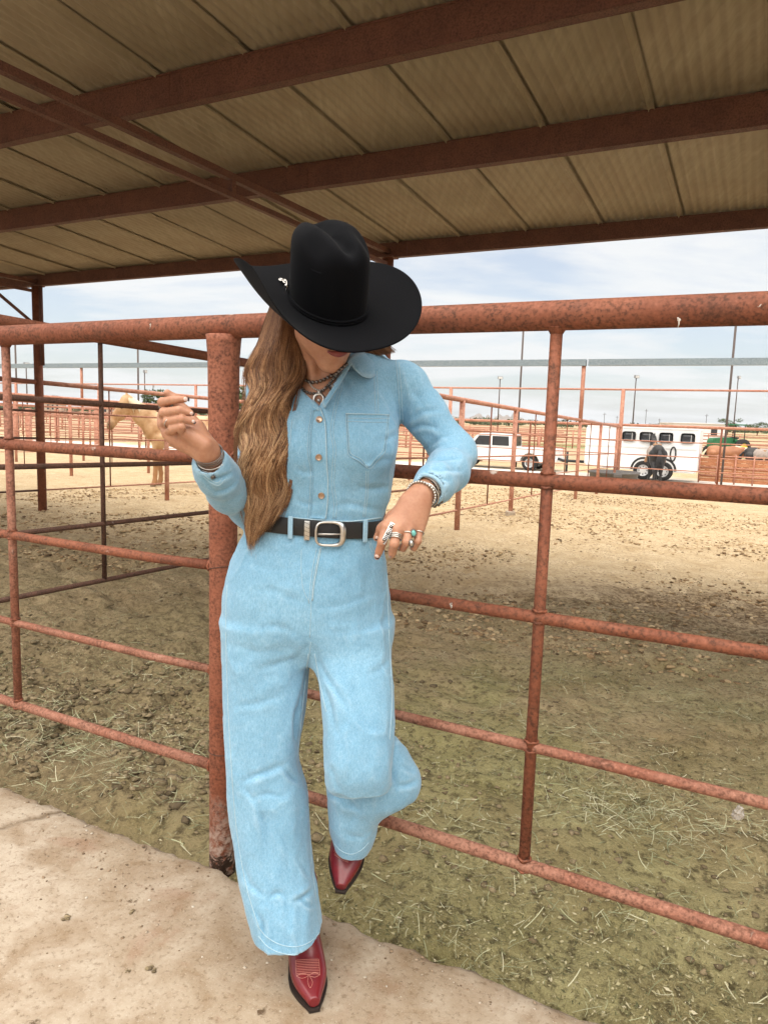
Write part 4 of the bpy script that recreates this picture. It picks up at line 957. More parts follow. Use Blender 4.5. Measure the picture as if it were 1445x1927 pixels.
for px, py in ((625, 731), (601, 790), (600, 860), (605, 932), (653, 697)):
    c_ = cast(JT, px, py, .0035)
    if c_:
        P, nr = c_; q = nr.to_track_quat('Z', 'Y').to_matrix(); r_ = .0052 if px == 653 else .0072
        wobj(MB().lathe([(.3 * r_, -.003), (r_, -.002), (r_, .0008), (r_ * .86, .0018), (r_ * .8, .0012), (.001, .0014)], 20, P, q), 'button', M['copper'] if py > 780 else M['silver_dark'], suit)
pock = [(651, 780), (652, 800), (654, 830), (657, 856), (676, 867), (696, 881), (709, 866), (722, 852), (727, 825), (731, 782)]
def pq(s_, t):
    l_ = (651 + 6 * t, 780 + 76 * t); r_ = (732 - 9 * t, 781 + 70 * t); x = l_[0] + (r_[0] - l_[0]) * s_; y = l_[1] + (r_[1] - l_[1]) * s_
    return x, y + max(0, t - .0) * (27 * (1 - abs(2 * s_ - 1)) * t ** 3)
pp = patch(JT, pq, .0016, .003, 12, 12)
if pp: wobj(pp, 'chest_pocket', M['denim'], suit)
seams('stitching', [pock, [(x + (3 if x < 690 else -3), y + (0 if y < 800 else -4)) for x, y in pock], [(653, 787), (692, 788), (731, 788)], [(653, 793), (692, 795), (730, 795)]], .0006, M['denim_edge'], lift=.0022)
seams('pocket_edge', [[(651, 779), (692, 780), (732, 781)]], .0013, M['denim_edge'], lift=.002)
seams('stitching', [[(704, 700), (705, 740), (707, 778)], [(709, 698), (711, 740), (712, 778)], [(689, 886), (688, 925), (683, 972)], [(693, 886), (692, 925), (687, 972)],
    [(750, 676), (754, 720), (757, 770), (759, 806)], [(745, 678), (749, 720), (752, 770), (753, 806)], [(549, 790), (547, 815), (546, 840)]], .0007, M['denim_edge'])
seams('stitching', [[(601, 1032), (594, 1065), (588, 1100), (585, 1150), (583, 1200)], [(596, 1032), (589, 1065), (584, 1100), (581, 1136)], [(567, 1034), (567, 1080), (571, 1110), (581, 1132)], [(585, 1208), (577, 1270), (568, 1340)],
    [(697, 1016), (700, 1030), (708, 1042), (721, 1047)], [(694, 1016), (697, 1032), (706, 1046), (721, 1051)], [(579, 1490), (583, 1560), (588, 1640), (597, 1700)]], .0007, M['denim_edge'])
seams('side_seam', [[(428, 1100), (426, 1141), (428, 1287), (434, 1414), (449, 1587), (465, 1673), (487, 1746)], [(728, 1080), (732, 1200), (737, 1323), (733, 1392)], [(580, 1230), (572, 1305), (559, 1425)], [(592, 1230), (603, 1290), (614, 1340)]], .0011, M['denim_edge'])
seams('fly_edge', [[(604, 1030), (597, 1065), (590, 1105), (588, 1130)]], .0015, M['denim_edge'], lift=.001)
seams('hem_stitch', [[(484, 1742), (500, 1762), (530, 1779), (560, 1782), (588, 1770), (604, 1752)], [(486, 1762), (505, 1783), (532, 1795), (560, 1797), (588, 1789), (604, 1774)], [(627, 1585), (640, 1600), (660, 1608), (680, 1600), (694, 1586)]], .0010, M['denim_edge'])
seams('waist_seam', [[(545, 973), (570, 976), (610, 979), (660, 981), (718, 974)]], .0016, M['denim_edge'])
seams('cuff_stitch', [[(384, 893), (395, 902), (410, 908), (418, 900)], [(383, 897), (396, 908), (412, 913), (423, 902)], [(384, 893), (393, 880), (404, 868)], [(784, 893), (797, 896), (815, 909), (829, 926)]], .0007, M['denim_edge'])
for px, py in ((401, 897),):
    c_ = cast(JT, px, py, .002)
    if c_: wobj(MB().lathe([(.005, -.002), (.005, .001), (.001, .0016)], 14, c_[0], c_[1].to_track_quat('Z', 'Y').to_matrix()), 'button', M['silver_dark'], suit)
# collar: a stand round the neck and two turned-down leaves
def loft(rows, thick, name, m, parent, nsub=18):
    g = np.array([spl(r, nsub) for r in rows]); G = np.array([[A(x, y, d) for x, y, d in r] for r in g])
    G = np.stack([np.stack([csp(np.arange(len(rows)), G[:, j, k], np.linspace(0, len(rows) - 1, 9)) for k in range(3)], -1) for j in range(nsub)], 1)
    a, n_ = G.shape[:2]; i = np.arange(a * n_).reshape(a, n_); f = np.stack([i[:-1, :-1], i[1:, :-1], i[1:, 1:], i[:-1, 1:]], -1).reshape(-1, 4)
    o = wobj(pymesh(name, G.reshape(-1, 3), f, True), name, m, parent); md = o.modifiers.new('solid', 'SOLIDIFY'); md.thickness = thick; md.offset = 0; return o
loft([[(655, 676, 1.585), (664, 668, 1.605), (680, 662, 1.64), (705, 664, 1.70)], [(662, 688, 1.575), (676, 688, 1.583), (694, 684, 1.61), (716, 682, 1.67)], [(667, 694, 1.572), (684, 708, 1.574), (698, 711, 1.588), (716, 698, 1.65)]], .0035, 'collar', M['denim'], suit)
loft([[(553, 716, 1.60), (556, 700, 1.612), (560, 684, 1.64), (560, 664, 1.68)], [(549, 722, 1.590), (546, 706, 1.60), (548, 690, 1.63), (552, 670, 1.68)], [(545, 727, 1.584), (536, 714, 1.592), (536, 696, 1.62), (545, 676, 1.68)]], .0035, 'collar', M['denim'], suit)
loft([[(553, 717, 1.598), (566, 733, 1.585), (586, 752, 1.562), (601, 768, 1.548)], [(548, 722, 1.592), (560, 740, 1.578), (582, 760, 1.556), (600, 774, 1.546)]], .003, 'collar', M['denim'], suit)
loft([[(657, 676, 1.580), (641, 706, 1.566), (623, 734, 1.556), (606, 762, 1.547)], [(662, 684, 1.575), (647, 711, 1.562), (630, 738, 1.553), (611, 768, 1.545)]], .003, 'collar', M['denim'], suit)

# ---- belt
zc = A(610, 994, 1.56)[2]; bc = np.array([A(592, 994, 1.655)[0], 1.655]); ring = []
TS = np.array(sorted(TORSO)); rx_, ry_ = [float(np.interp(zc, TS[:, 0], TS[:, i])) for i in (3, 4)]; bc = np.array([float(np.interp(zc, TS[:, 0], TS[:, 1])), float(np.interp(zc, TS[:, 0], TS[:, 2]))])
rad_ = np.array([1 / ((abs(cos(t)) / rx_) ** 2.35 + (abs(sin(t)) / ry_) ** 2.35) ** (1 / 2.35) for t in np.linspace(0, 2 * pi, 73)[:-1]]) + .003
BH = .0185; tilt = lambda t: -.006 * cos(t)
g = []
for dz, dr in ((-BH, 0), (-BH, .0035), (-BH * .8, .0045), (BH * .8, .0045), (BH, .0035), (BH, 0), (-BH, 0)):
    g.append([(bc[0] + (rad_[i] + dr) * cos(t), bc[1] + (rad_[i] + dr) * sin(t), zc + dz + tilt(t)) for i, t in enumerate(np.linspace(0, 2 * pi, 73)[:-1])])
v_, f_ = grid_mesh(np.array(g)); belt = wobj(pymesh('belt', v_, f_[:, ::-1], True), 'belt', M['belt'], None, label='black leather belt'); sharp(belt, 40)
BTb = bvh(v_, f_)
def on_belt(px, py, lift):
    c_ = cast(BTb, px, py, lift) or cast(JT, px, py, lift); return c_
def frame_at(px, py, lift):
    P, nr = on_belt(px, py, lift); z = nr; x = Vector((1, 0, 0)); x = (x - z * x.dot(z)).normalized(); y = z.cross(x); return P, Matrix((x, y, z)).transposed()
P, Q = frame_at(619, 1004, .006); mb = MB(); w_, h_ = .0300, .0255
out_ = [P + Q @ Vector((w_ * np.sign(cos(t)) * abs(cos(t)) ** .55 * (1.0 if cos(t) > 0 else .95), h_ * np.sign(sin(t)) * abs(sin(t)) ** .55, .0012 * cos(t * 2))) for t in np.linspace(0, 2 * pi, 49)]
rr = [.0030 + .0042 * max(0, cos(t)) for t in np.linspace(0, 2 * pi, 49)]
mb.tube(out_, rr, 10, False); bk = wobj(mb, 'buckle', M['silver'], belt, label='engraved silver buckle')
mb = MB().tube([P + Q @ Vector((x, 0, .004)) for x in (-.024, 0, .026)], [.0025, .0022, .0016], 8); wobj(mb, 'prong', M['silver'], bk)
P, Q = frame_at(578, 998, .003); mb = MB().box(P, (.0125, .043, .005), Q, .0015); kp = wobj(mb, 'belt_keeper', M['silver'], belt); 
for i in range(5): wobj(MB().tube([P + Q @ Vector((-.005, .018 - i * .009, .0028)), P + Q @ Vector((.005, .014 - i * .009, .0028))], .0005, 4), 'engraved_line', M['silver_dark'], kp)
for px, py in ((606, 1000), (556, 992)):
    P, Q = frame_at(px, py, .0002); wobj(MB().lathe([(.0018, 0), (.0018, .0008), (.0005, .0009)], 8, P, Q), 'belt_hole', M['sole'], belt)
for px, py in ((547, 992), (686, 999)):
    P, Q = frame_at(px, py, .003); wobj(MB().box(P, (.0105, .050, .004), Q, .0012), 'belt_loop', M['denim'], suit)

# ---- boots (sculpted along the foot, x side, y up, z forward)
def boot_mesh(shaft=.30):
    B = Vol((-.075, -.02, -.11), (.075, .36, .24), .0027)
    sec = [(-.078, .022, .062, .030), (-.06, .030, .070, .046), (-.02, .034, .072, .055), (.03, .036, .066, .052), (.08, .041, .050, .042), (.12, .0435, .038, .032), (.15, .0410, .031, .0255), (.175, .0325, .0265, .021), (.198, .0215, .0235, .0165), (.217, .0125, .0215, .0120)]
    B.column([(z, 0, cy, rx, ry) for z, rx, cy, ry in sec], .01, 2.25)
    # column() stacks along its third axis, which is the foot's forward axis here
    B.cap((0, .07, -.025), (0, shaft, -.035), .042, .050, .03); B.cap((0, .085, .01), (0, .06, .085), .026, .022, .03); return B.mesh(4)
BOOTS = (boot_mesh(.145), boot_mesh(.15))
def soleline(z): return .002 + .036 * np.clip((.075 - z) / .13, 0, 1) ** 1.4
def sole_mesh():
    zs = np.linspace(-.082, .222, 40); S = np.array([(-.082, .012), (-.075, .024), (-.05, .031), (-.01, .031), (.04, .034), (.09, .0415), (.12, .0455), (.15, .0435), (.175, .0350), (.198, .0240), (.215, .0145), (.222, .0125)]); w = csp(S[:, 0], S[:, 1], zs)
    v, f = [], []
    for i, z in enumerate(zs):
        y = float(soleline(z)); v += [(-w[i], y + .006, z), (w[i], y + .006, z), (w[i] * .985, y - .002, z), (-w[i] * .985, y - .002, z)]
    for i in range(39):
        for k in range(4): f.append((4 * i + k, 4 * i + (k + 1) % 4, 4 * i + 4 + (k + 1) % 4, 4 * i + 4 + k))
    f += [(0, 1, 2, 3), (156, 159, 158, 157)]
    mb = MB().add(v, f); hv_ = []
    for y, s_ in ((.038, 1), (.0, .86)):
        for x, z in ((-.026, -.078), (.026, -.078), (.029, -.045), (.028, -.018), (-.028, -.018), (-.029, -.045)): hv_.append((x * s_, y, (z + .05) * s_ - .05 + (1 - s_) * .05))
    mb.add(hv_, [(5, 4, 3, 2, 1, 0), (6, 7, 8, 9, 10, 11)] + [(i, (i + 1) % 6, (i + 1) % 6 + 6, i + 6) for i in range(6)]); return mb
def place_boot(toe, fwd, up, lab, k=0):
    bvx, bfx = BOOTS[k]
    fwd = np.array(fwd, float); fwd /= np.linalg.norm(fwd); up = np.array(up, float); up -= fwd * (up @ fwd); up /= np.linalg.norm(up); sd = np.cross(up, fwd)
    R = np.stack([sd, up, fwd]); O = np.array(toe) - fwd * .215
    v = bvx @ R + O; o = wobj(pymesh('boot', v, bfx, True), 'boot', M['boot'], None, label=lab)
    s_ = sole_mesh(); s_.v = [tuple(np.array(p) @ R + O) for p in s_.v]; so_ = wobj(s_, 'sole', M['sole'], o, False)
    return o, bvh(v, bfx), R, O
toeS = A(591, 1903, 1.486); toeS[2] = .0015
b1, T1, R1, O1 = place_boot(toeS, (.27, -.96, 0), (0, 0, 1), 'red boot standing on the concrete')
stl = [[(556.5 + .3 * i, 1808 + 3.1 * i), (578 + .3 * i, 1806.5 + 3.1 * i), (599.5 + .2 * i, 1806 + 3.1 * i)] for i in range(10)]
stl += [[(558, 1838), (568, 1842), (580, 1836), (572, 1833), (562, 1835), (558, 1838)], [(601, 1836), (592, 1840), (582, 1836), (590, 1832), (598, 1833), (601, 1836)], [(581, 1836), (579, 1848), (584, 1860), (588, 1850), (583, 1838)], [(556.5, 1808), (557, 1825), (558, 1838)], [(600, 1806), (601, 1820), (602, 1836)]]
seams('stitching', stl, .00055, M['stitch'], b1, .0003, T1)
toeL = A(641, 1678, 1.625)
b2, T2, R2, O2 = place_boot(toeL, (toeL - A(663, 1556, 1.78)), A(664, 1430, 1.56) - A(663, 1556, 1.78), 'red boot hooked on the bottom rail', 1)
seams('stitching', [[(628 + i * .4, 1600 + 3 * i), (640 + i * .3, 1608 + 3 * i), (655, 1618 + 2 * i)] for i in range(4)], .0005, M['stitch'], b2, .0003, T2)

# ---- jewellery and nails
def beads(T, pts, r, n_, m, name, parent, lift=None):
    C_ = spl(pts, n_ * 6); P_ = [cast(T, x, y, lift if lift is not None else r * .8) for x, y in C_]; P_ = [p[0] for p in P_ if p]; mb = MB()
    if len(P_) < 3: return
    acc = 0; last = P_[0]; mb.sphere(last, r, 8, 6)
    for p in P_[1:]:
        acc += (p - last).length; last = p
        if acc >= r * 2.0: mb.sphere(p, r, 8, 6); acc = 0
    return wobj(mb, name, m, parent)
beads(BT, [(562, 700), (568, 709), (578, 717), (592, 720), (606, 717), (622, 708), (636, 697), (650, 684)], .0042, 40, M['silver_dark'], 'bead_necklace', None)
beads(BT, [(582, 719), (588, 729), (600, 735), (612, 731), (624, 717), (634, 705)], .0024, 50, M['silver'], 'bead_necklace', None)
beads(BT, [(563, 724), (574, 736), (588, 741), (602, 739), (615, 728), (628, 712)], .0036, 40, M['silver_dark'], 'bead_necklace', None)
P, nr = cast(BT, 600, 752, .004); Q = nr.to_track_quat('Z', 'Y').to_matrix(); mb = MB()
mb.tube([P + Q @ Vector((.0105 * cos(t), .0115 * sin(t), 0)) for t in np.linspace(-1.1, pi + 1.1, 25)], [.0012 + .0022 * sin(pi * i / 24) for i in range(25)], 8)
mb.sphere(P + Q @ Vector((0, -.003, 0)), .0038, 8, 6); mb.sphere(P + Q @ Vector((0, .015, 0)), .0042, 8, 6)
wobj(mb, 'pendant', M['silver'], None)
def bangle(c_, ax_, R_, r, m, name, bead=0, sq=.82, flat=None):
    ax_ = Vector(ax_).normalized(); x = ax_.cross(Vector((0, 0, 1))).normalized(); y = ax_.cross(x); mb = MB(); c_ = Vector(c_)
    pts = [c_ + x * R_ * cos(t) + y * R_ * sq * sin(t) for t in np.linspace(0, 2 * pi, 41)]
    if bead:
        for i in range(bead): t = 2 * pi * i / bead; mb.sphere(c_ + x * R_ * cos(t) + y * R_ * sq * sin(t), r, 8, 6)
    else: mb.tube(pts, r, 6, False)
    if flat:
        for k in (-1, 1): mb.tube([p + ax_ * flat * k for p in pts], r * .8, 6, False)
    return wobj(mb, name, m, None)
axL = A(797, 925, 1.455) - A(818, 905, 1.50); cL = A(793, 930, 1.447)
bangle(cL, axL, .0305, .0032, M['silver'], 'bracelet', 30, .9); bangle(np.array(cL) - axL * .10 + np.array([.003, 0, -.003]), axL + np.array([.004, .006, 0]), .0315, .0018, M['silver'], 'bracelet', 0, .92)
bangle(A(803, 921, 1.462), axL + np.array([-.006, .0, .004]), .0300, .0016, M['silver'], 'bracelet', 0, .92, .004); bangle(A(809, 930, 1.462), axL, .0275, .0048, M['silver_dark'], 'bracelet', 17, .95)
axR = A(391, 852, 1.425) - A(402, 876, 1.46)
for k, (dx, r, fl) in enumerate(((.0, .0014, .006), (.35, .0017, None), (.62, .0015, None))):
    bangle(A(393, 855, 1.427) - axR * dx, axR + np.array([.003 * k, 0, .002 * k]), .0290, r, M['silver'] if k else M['silver_dark'], 'bracelet', 0, .9, fl)
bangle(A(806, 921, 1.457), axL, .0325, .0042, M['denim'], 'cuff_edge', 0, .98); bangle(A(396.5, 871, 1.449), axR, .0302, .0040, M['denim'], 'cuff_edge', 0, .98)
def ring_on(a, b_, t, R_, r, m, n_=1, gap=.003, name='ring'):
    a, b_ = Vector(a), Vector(b_); ax_ = (b_ - a).normalized(); x = ax_.orthogonal().normalized(); y = ax_.cross(x); mb = MB()
    for i in range(n_):
        c_ = a.lerp(b_, t) + ax_ * gap * (i - (n_ - 1) / 2); mb.tube([c_ + x * R_ * cos(q) + y * R_ * sin(q) for q in np.linspace(0, 2 * pi, 25)], r, 6, False)
    return wobj(mb, name, m, None)
ring_on(KN[1], A(742, 1024, 1.392), .50, .0118, .0017, M['silver'], 3, .0036); ring_on(KN[2], A(765, 1020, 1.395), .35, .0112, .0014, M['silver']); ring_on(KN[3], A(786, 1018, 1.410), .35, .0100, .0013, M['silver'])
ring_on(K2[0], A(306, 757, 1.418), .55, .0122, .0026, M['silver_dark'], 2, .004); ring_on(A(316, 793, 1.404), A(325, 800, 1.40), .2, .0112, .0010, M['silver'])
def stone(px, py, w_, h_, lift, m, rim):
    c_ = cast(BT, px, py, lift)
    if not c_: return
    P, nr = c_; z = (nr + (CP - P).normalized() * 1.5).normalized(); x = Vector((1, 0, .15)); x = (x - z * x.dot(z)).normalized(); Q = Matrix((x, z.cross(x), z)).transposed()
    mb = MB(); mb.tube([P + Q @ Vector((w_ * cos(t), h_ * sin(t), 0)) for t in np.linspace(0, 2 * pi, 25)], rim, 6, False)
    for i in range(12): t = 2 * pi * i / 12; mb.sphere(P + Q @ Vector((w_ * 1.2 * cos(t), h_ * 1.2 * sin(t), -.0005)), rim * .9, 6, 4)
    o = wobj(mb, 'stone_ring', M['silver_dark'], None); v0 = MB(); v0.sphere((0, 0, 0), 1, 14, 10); v0.v = [P + Q @ Vector((p[0] * w_ * .95, p[1] * h_ * .95, p[2] * .004)) for p in v0.v]; wobj(v0, 'stone', m, o)
stone(776, 1003, .0052, .0068, .003, M['turq'], .0014); stone(795, 1008, .0040, .0052, .003, M['turq'], .0013); stone(772, 1022, .0040, .0066, .003, M['silver'], .0012)
P, nr = cast(BT, 728, 1004, .0035); ax_ = (A(719, 1024, 1.400) - A(738, 986, 1.412)); ax_ = Vector(ax_).normalized(); z = (CP - P).normalized(); z = (z - ax_ * z.dot(ax_)).normalized(); Q = Matrix((ax_.cross(z) * -1, ax_, z)).transposed()
sr = wobj(MB().box(P, (.0105, .047, .0028), Q, .001), 'shield_ring', M['silver'], None)
for i in range(3):
    for dx in (-.0, ): wobj(MB().box(P + Q @ Vector((0, (i - 1) * .0145, .0015)), (.0066, .0062, .0012), Q), 'inlay', M['sole'], sr)
    wobj(MB().sphere(P + Q @ Vector((0, (i - 1) * .0145, .0022)), .0021, 8, 6), 'inlay', M['silver'], sr)
    for dy in (-.0055, .0055): wobj(MB().box(P + Q @ Vector((0, (i - 1) * .0145 + dy, .0015)), (.0066, .0014, .0010), Q), 'inlay', M['sole'], sr)
def nail(px, py, tipdir, w_, l_, T=None):
    c_ = cast(BT, px, py, .0004)
    if not c_: return
    P, nr = c_; y = Vector((tipdir[0], 0, -tipdir[1])); y = (y - nr * y.dot(nr)).normalized(); x = y.cross(nr); Q = Matrix((x, y, nr)).transposed()
    for nm, m, y0_, y1_ in (('fingernail', M['nail'], -1, .55), ('nail_tip', M['nail_tip'], .45, 1.15)):
        mb = MB(); mb.sphere((0, 0, 0), 1, 12, 8); mb.v = [P + Q @ Vector((p[0] * w_, ((y0_ + y1_) / 2 + p[1] * (y1_ - y0_) / 2) * l_, p[2] * .0014 + .0006)) for p in mb.v]; wobj(mb, nm, m, body)
nail(709.5, 1047, (-.1, 1), .0045, .0052); nail(350, 751, (1, 0), .0042, .0062); nail(361, 778, (.8, .4), .0036, .0046); nail(364, 793.5, (.8, .5), .0036, .0044); nail(709, 1012, (-.4, 1), .003, .005)
# ------------------------------------------------------------------ animals
ORD = ('first', 'second', 'third', 'fourth', 'fifth', 'sixth', 'seventh', 'eighth', 'ninth', 'tenth')
def to_world(root_loc, yaw): return Matrix.Translation(Vector(root_loc)) @ Matrix.Rotation(yaw, 4, 'Z')
def horse_mesh(h=.024, head_dn=0.0, step=0.0):
    V_ = Vol((-1.15, -.42, -.05), (1.75, .42, 2.05), h)
    V_.cap((.42, 0, 1.14), (-.05, 0, 1.09), .275, .300, .08, sq=((0, 1, 0), .88)); V_.cap((-.05, 0, 1.09), (-.52, 0, 1.17), .300, .265, .08, sq=((0, 1, 0), .92))
    V_.cap((.30, 0, 1.36), (.05, 0, 1.30), .10, .10, .10); V_.cap((-.35, 0, 1.32), (-.60, 0, 1.28), .13, .13, .10)
    pol = (1.00, 0, 1.72 - head_dn)
    V_.cap((.38, 0, 1.18), (.70, 0, 1.44 - head_dn * .4), .265, .205, .08, sq=((0, 1, 0), .62)); V_.cap((.70, 0, 1.44 - head_dn * .4), (.96, 0, 1.66 - head_dn), .205, .130, .06, sq=((0, 1, 0), .62))
    muz = (1.30, 0, 1.24 - head_dn); V_.cap(pol, muz, .122, .080, .04, sq=((0, 1, 0), .8)); V_.cap((1.00, 0, 1.58 - head_dn), (1.12, 0, 1.42 - head_dn), .115, .095, .05, sq=((0, 1, 0), .7)); V_.cap((1.27, 0, 1.28 - head_dn), (1.315, 0, 1.20 - head_dn), .082, .070, .02)
    for s in (-1, 1):
        V_.cap((pol[0] - .01, s * .055, pol[2] + .07), (pol[0] + .02, s * .065, pol[2] + .20), .034, .010, .02)
        f = s * step
        V_.chain([((.40, s * .13, 1.00), .150), ((.43 + f * .3, s * .125, .72), .092), ((.43 + f * .6, s * .12, .50), .062), ((.42 + f, s * .12, .28), .043), ((.43 + f, s * .12, .13), .046), ((.47 + f, s * .12, .03), .058)], .03)
        V_.chain([((-.52, s * .14, 1.08), .205), ((-.46, s * .155, .82), .135), ((-.64 - f * .4, s * .14, .56), .072), ((-.70 - f * .6, s * .135, .46), .056), ((-.66 - f, s * .13, .16), .045), ((-.61 - f, s * .13, .03), .058)], .035)
    return V_.mesh(1)
HV, HF = horse_mesh(.022, 0.0, .07); HV2, HF2 = horse_mesh(.028, .55, .05)
def mane_tail(dn=0.0):
    m = MB(); m2 = MB()
    for i in range(44):
        t = i % 22 / 21; sy = 1 if i < 22 else -1; p = Vector((.42 + .56 * t, .0, 1.43 + .36 * t - dn * t * .8)); o = random.uniform(.03, .075)
        m.tube([p + Vector((0, 0, .03)), p + Vector((-.02, sy * -.09, -.05)), p + Vector((-.02 - random.uniform(0, .05), sy * -.125, -.16 - random.uniform(0, .14)))], [.03, .026, .006], 5)
    for i in range(22):
        a = random.uniform(-.06, .06); c_ = random.uniform(-.05, .05)
        m2.tube([Vector((-.78, a * .3, 1.26)), Vector((-.90 + c_ * .4, a, 1.08)), Vector((-.93 + c_, a * 1.6, .75)), Vector((-.90 + c_ * 1.4, a * 1.4, .42 + random.uniform(-.08, .1)))], [.03, .035, .03, .006], 5)
    return m, m2
def horse(name, lab, loc, yaw, coat, hair_m, saddle=None, low=False, sc=1.0):
    e = empty(name, loc, yaw, label=lab, cat='horse'); e.scale = (sc,) * 3
    link('body', pymesh('body', HV2 if low else HV, HF2 if low else HF, True), coat, e); mt = mane_tail(.55 if low else 0); mt[0].obj('mane', hair_m, e, True); mt[1].obj('tail', hair_m, e, True)
    hd = .55 if low else 0
    for s in (-1, 1):
        MB().sphere((1.105, s * .088, 1.58 - hd), .024, 8, 6).obj('eye', M['belt'], e, True); MB().sphere((1.345, s * .045, 1.235 - hd), .018, 6, 5).obj('nostril', M['belt'], e, True)
    if saddle:
        Vs = Vol((-.40, -.42, .75), (.50, .42, 1.62), .022); Vs.cap((.30, 0, 1.13), (-.22, 0, 1.12), .305, .315, .02); Vs.cap((.6, 0, .95), (-.6, 0, .90), .26, .26, .0, 'cut'); Vs.ell((.04, 0, .78), (.7, .7, .22), 0, None, 'cut')
        v, f = Vs.mesh(1); link('saddle_blanket', pymesh('saddle_blanket', v, f, True), saddle[0], e)
        Vs = Vol((-.40, -.42, .70), (.50, .42, 1.70), .022); Vs.cap((.20, 0, 1.38), (-.14, 0, 1.37), .10, .12, .03, sq=((0, 0, 1), .6)); Vs.cap((.24, 0, 1.40), (.27, 0, 1.55), .04, .03, .03); Vs.cap((-.2, -.12, 1.44), (-.2, .12, 1.44), .05, .05, .04)
        for s in (-1, 1): Vs.cap((.05, s * .22, 1.32), (.05, s * .335, .92), .07, .05, .02, sq=((0, 1, 0), .4)); Vs.cap((.05, s * .34, .9), (.05, s * .35, .8), .05, .06, .01)
        v, f = Vs.mesh(1); link('saddle', pymesh('saddle', v, f, True), saddle[1], e)
    return e
def coat(name, a, bb, dark=None):
    b = NB(name); X = b.xyz(); n_ = b.noise(3, 5, .6); c = b.mix(b.ramp(n_, [(.35, 0), (.65, 1)]), a, bb)
    if dark: c = b.mix(b.ramp(X['Z'], [(.30, 1), (.62, 0)]), c, dark)
    muzz = b.math('MULTIPLY', b.ramp(b.math('SUBTRACT', X['X'], b.math('MULTIPLY', X['Z'], .5)), [(.60, 0), (.70, .75)]), 1.0)
    c = b.mix(muzz, c, tuple(x * .35 for x in a)); c = b.mix(b.ramp(X['Z'], [(.045, .8), (.075, 0)]), c, (.10, .075, .055))
    b.set(Base_Color=c, Roughness=.55, Sheen_Weight=.06); b.bump(b.noise(40, 4), .1, .01); return b.m
M['palomino'] = coat('palomino_coat', (.36, .185, .075), (.62, .42, .235), (.38, .19, .08)); M['cream'] = plain('cream_mane', (.72, .60, .42), .6, var=.15)
M['black_coat'] = coat('black_coat', (.008, .007, .0065), (.016, .013, .012)); M['black_hair'] = plain('black_mane', (.012, .011, .011), .5)
M['bay_coat'] = coat('sorrel_coat', (.27, .10, .04), (.36, .15, .065)); M['tan_leather'] = plain('tan_leather', (.34, .19, .10), .5, var=.2); M['blanket'] = plain('striped_blanket', (.36, .30, .26), .85, var=.35, scale=14)
hz = lambda n: float(soil_z(n))
def hp_at(px, py):                                   # foot point on the pen ground
    u_, n_ = on_soil(px, py); return W(u_, n_, hz(n_))
P = hp_at(338, 916); horse('horse', 'palomino horse standing behind the second divider fence', P, radians(180 + 24), M['palomino'], M['cream'], sc=1.1)
P = W(-3.55, 29.9, hz(29.9)); horse('horse', 'black saddled horse tied to the white trailer, rump to the camera', P, pi / 2 - AZ + radians(16), M['black_coat'], M['black_hair'], (M['blanket'], M['tan_leather']))
P = W(.2, 35.2, hz(33)); horse('horse', 'black saddled horse facing right behind the rust coloured panels', P, -AZ - radians(4), M['black_coat'], M['black_hair'], (M['blanket'], M['tan_leather']))
P = W(-1.35, 36.2, hz(33)); horse('horse', 'sorrel horse with lowered head behind the panels, beside the trailer', P, -AZ + radians(8), M['bay_coat'], M['cream'], None, True)
# cattle far away under the shade
def cow_mesh():
    V_ = Vol((-1.1, -.4, -.03), (1.45, .4, 1.6), .05); V_.cap((.45, 0, 1.02), (-.6, 0, 1.04), .33, .33, .08); V_.cap((.6, 0, 1.1), (.98, 0, 1.22), .2, .13, .08); V_.cap((.98, 0, 1.22), (1.28, 0, 1.02), .13, .08, .04)
    for s in (-1, 1):
        V_.cap((1.0, s * .1, 1.3), (1.0, s * .25, 1.3), .05, .02, .02)
        for x in (.45, -.65): V_.cap((x, s * .16, .8), (x, s * .16, .03), .10, .055, .04)
    return pymesh('cow_body', *V_.mesh(1), True)
cm = cow_mesh(); cm.materials.append(M['black_coat'])
for i, (px, w_) in enumerate(((22, 0), (38, 1), (66, 0), (90, 0), (112, 1), (133, 0), (152, 0), (165, 1), (180, 0), (196, 0))):
    d = ray(px, 790); dist = 150 + (i * 37 % 11); Pw = CP + d * (dist / d.y); Pw.z = -.88
    o = link('cow', cm, None, loc=Pw, label='dark cow in the far feedlot at left, %s from the left edge' % ORD[i], cat='cow', group='cattle in the far feedlot'); o.rotation_euler = (0, 0, random.choice((0, pi)) + random.uniform(-.5, .5))

